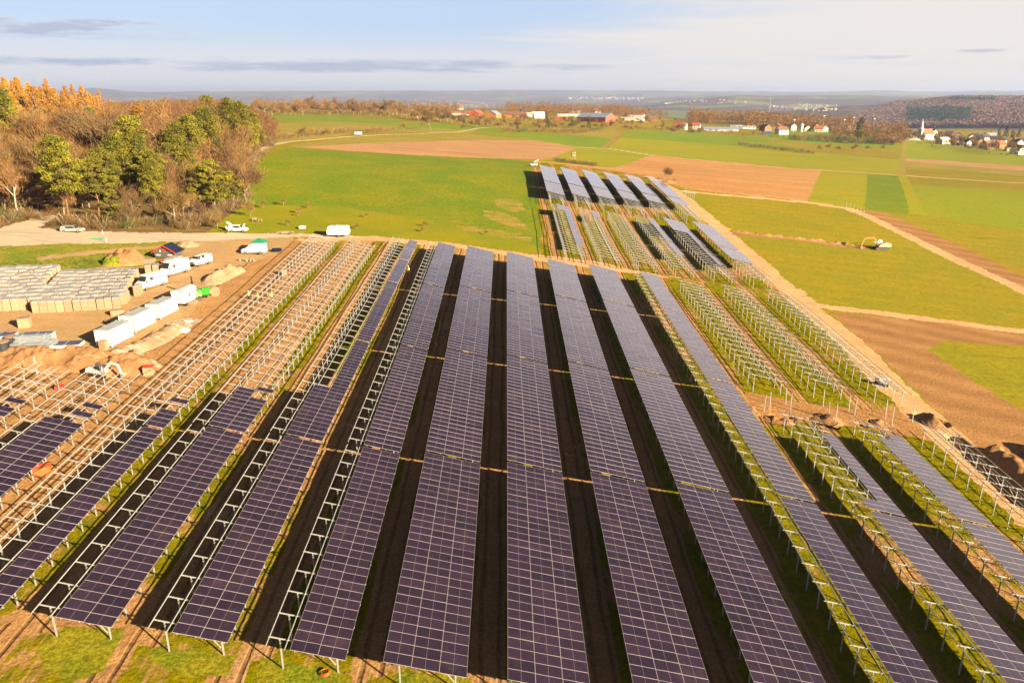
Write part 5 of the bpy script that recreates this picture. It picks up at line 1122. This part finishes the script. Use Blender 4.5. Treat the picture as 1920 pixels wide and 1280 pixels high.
# church village on the right
x,y=G(1735,262)
t=thing('church','village church with slender pale spire and orange nave roofs','church',(x,y,gz(x,y)),R(25)); b=MB(); b.box(-9,9,-5,5,-1,7); b.prism([(-5,7),(5,7),(0,13)],-9,9,0,'x'); ob('nave_wall',b.me('nave_wall',WALLS['white']),t)
for s in (-1,1): b=MB(); b.add([(-9.4,s*5.4,6.7),(9.4,s*5.4,6.7),(9.4,0,13.3),(-9.4,0,13.3)],[(0,1,2,3)]); ob('nave_roof',b.me('nave_roof',ROOFS['orange'],fix=False),t)
b=MB(); b.box(-13,-8.5,-2.5,2.5,-1,13); ob('tower',b.me('tower',WALLS['grey']),t); hh=hgt(1735,224,262); b=MB(); b.tube([(-10.75,0,13),(-10.75,0,15.5),(-10.75,0,hh)],[3.4,1.9,.12],8); ob('spire',b.me('spire',M('pale_slate',(.55,.52,.5),.5,0,.1,.5)),t)
vr=[(1705,262,16,'dark','white','white barn-like house with dark roof at the left end of the church village'),(1717,263,14,'brown','white','white house with broad brown roof below the church'),(1712,256,12,'dark','white','white house with dark roof behind the broad brown roof'),(1748,254,11,'dark','grey','grey house with dark roof right of the church'),(1766,259,11,'dark','white','white house with dark roof, first in the upper row'),(1778,258,9,'dark','white','small white gabled house, second in the upper row'),(1768,270,14,'grey','cream','cream house with wide grey roof at the field edge'),(1788,262,12,'brown','white','white house with brown roof in the middle of the upper row'),(1796,259,12,'dark','cream','cream-walled house with dark roof in the upper row'),(1790,267,9,'dark','white','small white house with dark roof behind the big white house'),(1812,273,12,'dark','white','big white gabled house with dark windows at the field edge'),(1822,264,11,'brown','white','white house with brown roof above the big white one'),(1830,272,13,'orange','brown','house with a large orange-brown roof at the field edge'),(1845,265,12,'dark','white','white house with dark roof right of the orange-brown roof'),(1850,278,12,'brown','brown','brown house half hidden by shrubs'),(1866,268,13,'dark','white','white house with dark roof and long gable'),(1858,262,10,'grey','white','white house with grey roof at the back of the village'),(1873,278,12,'orange','brown','dark house with orange roof near the conifers'),(1880,268,12,'dark','white','wide white gable house near the conifers'),(1905,275,12,'brown','white','white house with brown roof left of the garage'),(1912,285,10,'dark','cream','cream house above the flat garage'),(1916,273,11,'dark','white','white house with black roof at the right picture edge'),(1908,268,9,'brown','white','small white house at the back right of the village'),(1895,284,10,'grey','cream','cream house with grey roof under the dark conifers'),(1755,262,9,'brown','cream','small cream house with brown roof left of the gabled row'),(1835,260,9,'dark','white','tiny white house at the back of the middle row')]
for px,py,w,rf,wl,lb in vr: house(px,py,w*.95,9.5,rnd.uniform(3.5,5.5),rf,wl,lb,rnd.choice([R(20),R(70),R(-25),R(100)]),.7)
house(1913,290,9,7,2.8,'white','white','flat white garage at the right edge below the village',0,.05,None,'garage','garage',False,False)
for i,(px,pb,pt) in enumerate([(1855,258,244),(1872,256,240),(1885,258,238),(1898,262,240),(1908,262,242),(1865,262,250),(1890,275,258),(1902,283,262),(1895,290,275),(1845,256,246)]):
    x,y=at(px,pb); tree(SPRUCE[i%2] if i%3 else PINE[3],x,y,'dark conifer standing between the houses of the church village','conifer','conifers of the church village',hgt(px,pt,pb)/15,'conifer')
for i in range(80):
    px=1700+(i%44)*5.1+rnd.uniform(-3,3); pb=np.interp(px,[1700,1760,1830,1920],[266,275,286,294])+rnd.uniform(-16,2); x,y=at(px,pb); tree((BUSH+BARE)[rnd.choice([0,1,2,3,4,6,5,7])],x,y,'garden shrub or small tree along the front of the church village','garden shrub','gardens of the church village',rnd.uniform(.5,.62) if False else rnd.uniform(1.1,1.7)*.62 ,'garden_shrub')
for px,pb,pt,k in ((1610,268,240,'p'),(1612,250,225,'p'),(1685,262,228,0),(1692,268,236,4),(1670,262,240,2),(1640,268,248,0),(1655,270,246,4)):
    x,y=at(px,pb); tree(PINE[2] if k=='p' else BARE[k],x,y,'tall tree at the end of the thick hedge near the church village','tree','tall trees by the village entrance',hgt(px,pt,pb)/14,'garden_tree')
# towns far down the plain
MT=M('distant_town_walls',(.40,.36,.34),.8,0,.25,.03); MT2=M('distant_town_roofs',(.25,.17,.14),.8,0,.2,.03)
def town(px0,px1,py0,py1,n,label,s=8,hh=7,tall=0,seed=1,clus=1.):
    q=np.random.RandomState(seed); b=MB(); c=0
    for i in range(n):
        px=px0+(px1-px0)*(q.rand() if clus==1 else q.beta(2,2)); py=q.uniform(py0,py1); g=gp(px,py)
        if g is None: continue
        x,y,z=g; z=float(zfull(np.array([x]),np.array([y]))[0]); w=s*q.uniform(.7,1.4); h=hh*q.uniform(.7,1.3)*(1+(tall*q.rand()**4))
        b.box(x-w,x+w,y-w*.6,y+w*.6,z-3,z+h,0); b.prism([(y-w*.7,z+h),(y+w*.7,z+h),(y,z+h+w*.5)],x-w,x+w,1,'x')
    o=ob('distant_town',b.me('distant_town',[MT,MT2])); o['kind']='stuff'
town(790,965,195,204,260,'',5,4,seed=2); town(1440,1570,200,210,110,'',4.,4,seed=3); town(1060,1210,184,189,80,'',9,9,2,seed=4); town(700,1010,187,193,40,'',8,5,seed=5); town(1210,1400,192,197,30,'',6,4,seed=6)
g=gp(1300,196.5); x,y=g[0],g[1]
t=put('long_hall',0,0,'very long pale hall in the distant plain right of the farm','hall',R(-3),None,(x,y)); b=MB(); b.box(-260,260,-30,30,-5,14); ob('hall_wall',b.me('hall_wall',WALLS['white']),t); b=MB(); b.box(-262,262,-32,32,14,16); ob('hall_roof',b.me('hall_roof',ROOFS['white']),t)
print('village',time.time()-T0,len(bpy.data.objects))

HAZE=6.5e-5; HAZETOP=195.; EXPO=1.85
#SKYV=((5.5,5.25,5.05),(3.2,3.45,4.1),.045,(3.3,4.25,6.1))
# ---------------------------------------------------------------- light, sky, camera
cam=bpy.data.cameras.new('camera'); co=bpy.data.objects.new('camera',cam); COL.objects.link(co)
cam.sensor_width=36; cam.lens=F_/1920*36; cam.clip_start=.5; cam.clip_end=90000
Rm=Matrix(((RT[0],-DN[0],-FW[0]),(RT[1],-DN[1],-FW[1]),(RT[2],-DN[2],-FW[2])))
co.matrix_world=Matrix.Translation(Vector(CAM))@Rm.to_4x4(); sc.camera=co
sl=bpy.data.lights.new('sun','SUN'); sl.energy=5.; sl.angle=R(.5); sl.color=(1.,.83,.55)
so=bpy.data.objects.new('sun',sl); COL.objects.link(so); so.rotation_euler=Vector(-SUN).to_track_quat('-Z','Y').to_euler(); so.location=(60,-60,120)
w=bpy.data.worlds.new('World'); sc.world=w; w.use_nodes=True; nt=w.node_tree; bg=nt.nodes['Background']
sky=N(nt,'ShaderNodeTexSky',sky_type='NISHITA',sun_disc=False,sun_elevation=R(19.5),sun_rotation=math.atan2(.81,-.587),altitude=300,air_density=1.,dust_density=1.6,ozone_density=1.2)
tc=N(nt,'ShaderNodeTexCoord').outputs['Generated']; s=N(nt,'ShaderNodeSeparateXYZ'); L(nt,tc,s.inputs[0])
zc=math_(nt,'MAXIMUM',math_(nt,'ADD',s.outputs[2],.05),.02)
cx=math_(nt,'DIVIDE',s.outputs[0],zc); cy=math_(nt,'DIVIDE',s.outputs[1],zc)
cb=N(nt,'ShaderNodeCombineXYZ'); L(nt,cx,cb.inputs[0]); L(nt,cy,cb.inputs[1])
mp=N(nt,'ShaderNodeMapping'); mp.inputs['Scale'].default_value=(.16,.30,1); mp.inputs['Rotation'].default_value=(0,0,.35); mp.inputs['Location'].default_value=(3.1,1.7,0); L(nt,cb.outputs[0],mp.inputs[0])
z_=s.outputs[2]; x_=s.outputs[0]
n1=noise(nt,mp.outputs[0],1.1,7,.6,.5)
veil=ramp(nt,math_(nt,'ADD',n1,math_(nt,'MULTIPLY',x_,.55)),.42,.68)
low=math_(nt,'SUBTRACT',1,ramp(nt,z_,.03,.085))          # pale band on the horizon
mid=math_(nt,'MULTIPLY',math_(nt,'MULTIPLY',ramp(nt,z_,.12,.17),.8),ramp(nt,s.outputs[1],-.1,.4))             # unseen pale veil, added above the view for the upper panels to reflect
veil=math_(nt,'MAXIMUM',math_(nt,'MAXIMUM',veil,math_(nt,'MULTIPLY',low,.85)),mid)
veil=math_(nt,'MULTIPLY',veil,math_(nt,'SUBTRACT',1,ramp(nt,z_,.22,.40)))
mp2=N(nt,'ShaderNodeMapping'); mp2.inputs['Scale'].default_value=(.10,.55,1); mp2.inputs['Location'].default_value=(1.6,5.2,0); L(nt,cb.outputs[0],mp2.inputs[0])
dk=ramp(nt,noise(nt,mp2.outputs[0],1.6,6,.6,.3),.50,.62)
dk=math_(nt,'MULTIPLY',dk,math_(nt,'MULTIPLY',math_(nt,'SUBTRACT',1,ramp(nt,x_,-.1,.3)),math_(nt,'SUBTRACT',1,ramp(nt,z_,.07,.12))))
def bank(t0,z0,w_,h_,sd):
    t_=math_(nt,'DIVIDE',x_,math_(nt,'MAXIMUM',s.outputs[1],.05))
    a=math_(nt,'POWER',math_(nt,'ABSOLUTE',math_(nt,'DIVIDE',math_(nt,'SUBTRACT',t_,t0),w_)),2); c=math_(nt,'POWER',math_(nt,'ABSOLUTE',math_(nt,'DIVIDE',math_(nt,'SUBTRACT',z_,z0),h_)),2)
    cb2=N(nt,'ShaderNodeCombineXYZ'); L(nt,t_,cb2.inputs[0]); L(nt,math_(nt,'MULTIPLY',z_,9.),cb2.inputs[1]); cb2.inputs[2].default_value=sd
    return ramp(nt,math_(nt,'ADD',math_(nt,'SUBTRACT',1,math_(nt,'ADD',a,c)),math_(nt,'MULTIPLY',math_(nt,'SUBTRACT',noise(nt,cb2.outputs[0],9.,8,.7),.5),4.2)),.1,1.1)
dk=math_(nt,'MAXIMUM',bank(-.60,.068,.28,.014,1.),bank(-.16,.034,.32,.011,4.))
dk=math_(nt,'MAXIMUM',math_(nt,'MAXIMUM',dk,bank(-.62,.035,.35,.006,2.)),math_(nt,'MULTIPLY',math_(nt,'MAXIMUM',bank(.46,.0405,.07,.003,5.),bank(.59,.045,.04,.0025,6.)),.8))
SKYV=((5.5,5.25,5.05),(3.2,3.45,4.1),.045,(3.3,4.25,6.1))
ccol=mixc(nt,dk,SKYV[0],SKYV[1])
warm=ramp(nt,x_,-.4,.5); ccol=mixc(nt,1.,ccol,mixc(nt,warm,(.97,1.,1.05),(1.02,.99,.95)),'MULTIPLY')
clear=mixc(nt,.75,sky.outputs[0],SKYV[3]); back=ramp(nt,s.outputs[1],-.2,.3); clear=mixc(nt,back,mixc(nt,1.,sky.outputs[0],(.55,.5,.5),'MULTIPLY'),clear)  # unseen sky behind the camera is dimmed to deepen the shaded lanes
hi=ramp(nt,z_,.12,.45); clear=mixc(nt,hi,clear,mixc(nt,1.,sky.outputs[0],(.50,.44,.44),'MULTIPLY'))  # unseen sky overhead dimmed too, for darker lanes and near panel reflections
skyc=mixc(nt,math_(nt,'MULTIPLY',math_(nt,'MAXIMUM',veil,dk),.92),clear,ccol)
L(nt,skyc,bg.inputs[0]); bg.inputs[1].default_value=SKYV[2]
# ---------------------------------------------------------------- haze
if HAZE>0:
    b=MB(); b.box(-24000,24000,-900,28500,-260,HAZETOP); 
    hm=bpy.data.materials.new('haze_air'); hm.use_nodes=True; hn=hm.node_tree; hn.nodes.remove(hn.nodes['Principled BSDF'])
    pv=N(hn,'ShaderNodeVolumePrincipled',i={'Density':HAZE,'Color':(.52,.62,.96,1),'Anisotropy':.2}); L(hn,pv.outputs[0],hn.nodes['Material Output'].inputs['Volume'])
    h=ob('haze',b.me('haze',hm)); h['kind']='stuff'
sc.view_settings.view_transform='Standard'; sc.view_settings.look='None'; sc.view_settings.exposure=EXPO; sc.view_settings.gamma=1
sc.render.engine='CYCLES'; sc.cycles.max_bounces=6; sc.cycles.diffuse_bounces=1; sc.cycles.glossy_bounces=3; sc.cycles.volume_bounces=0; sc.cycles.transparent_max_bounces=8
sc.cycles.volume_step_rate=1.
print('done',time.time()-T0,len(bpy.data.objects))
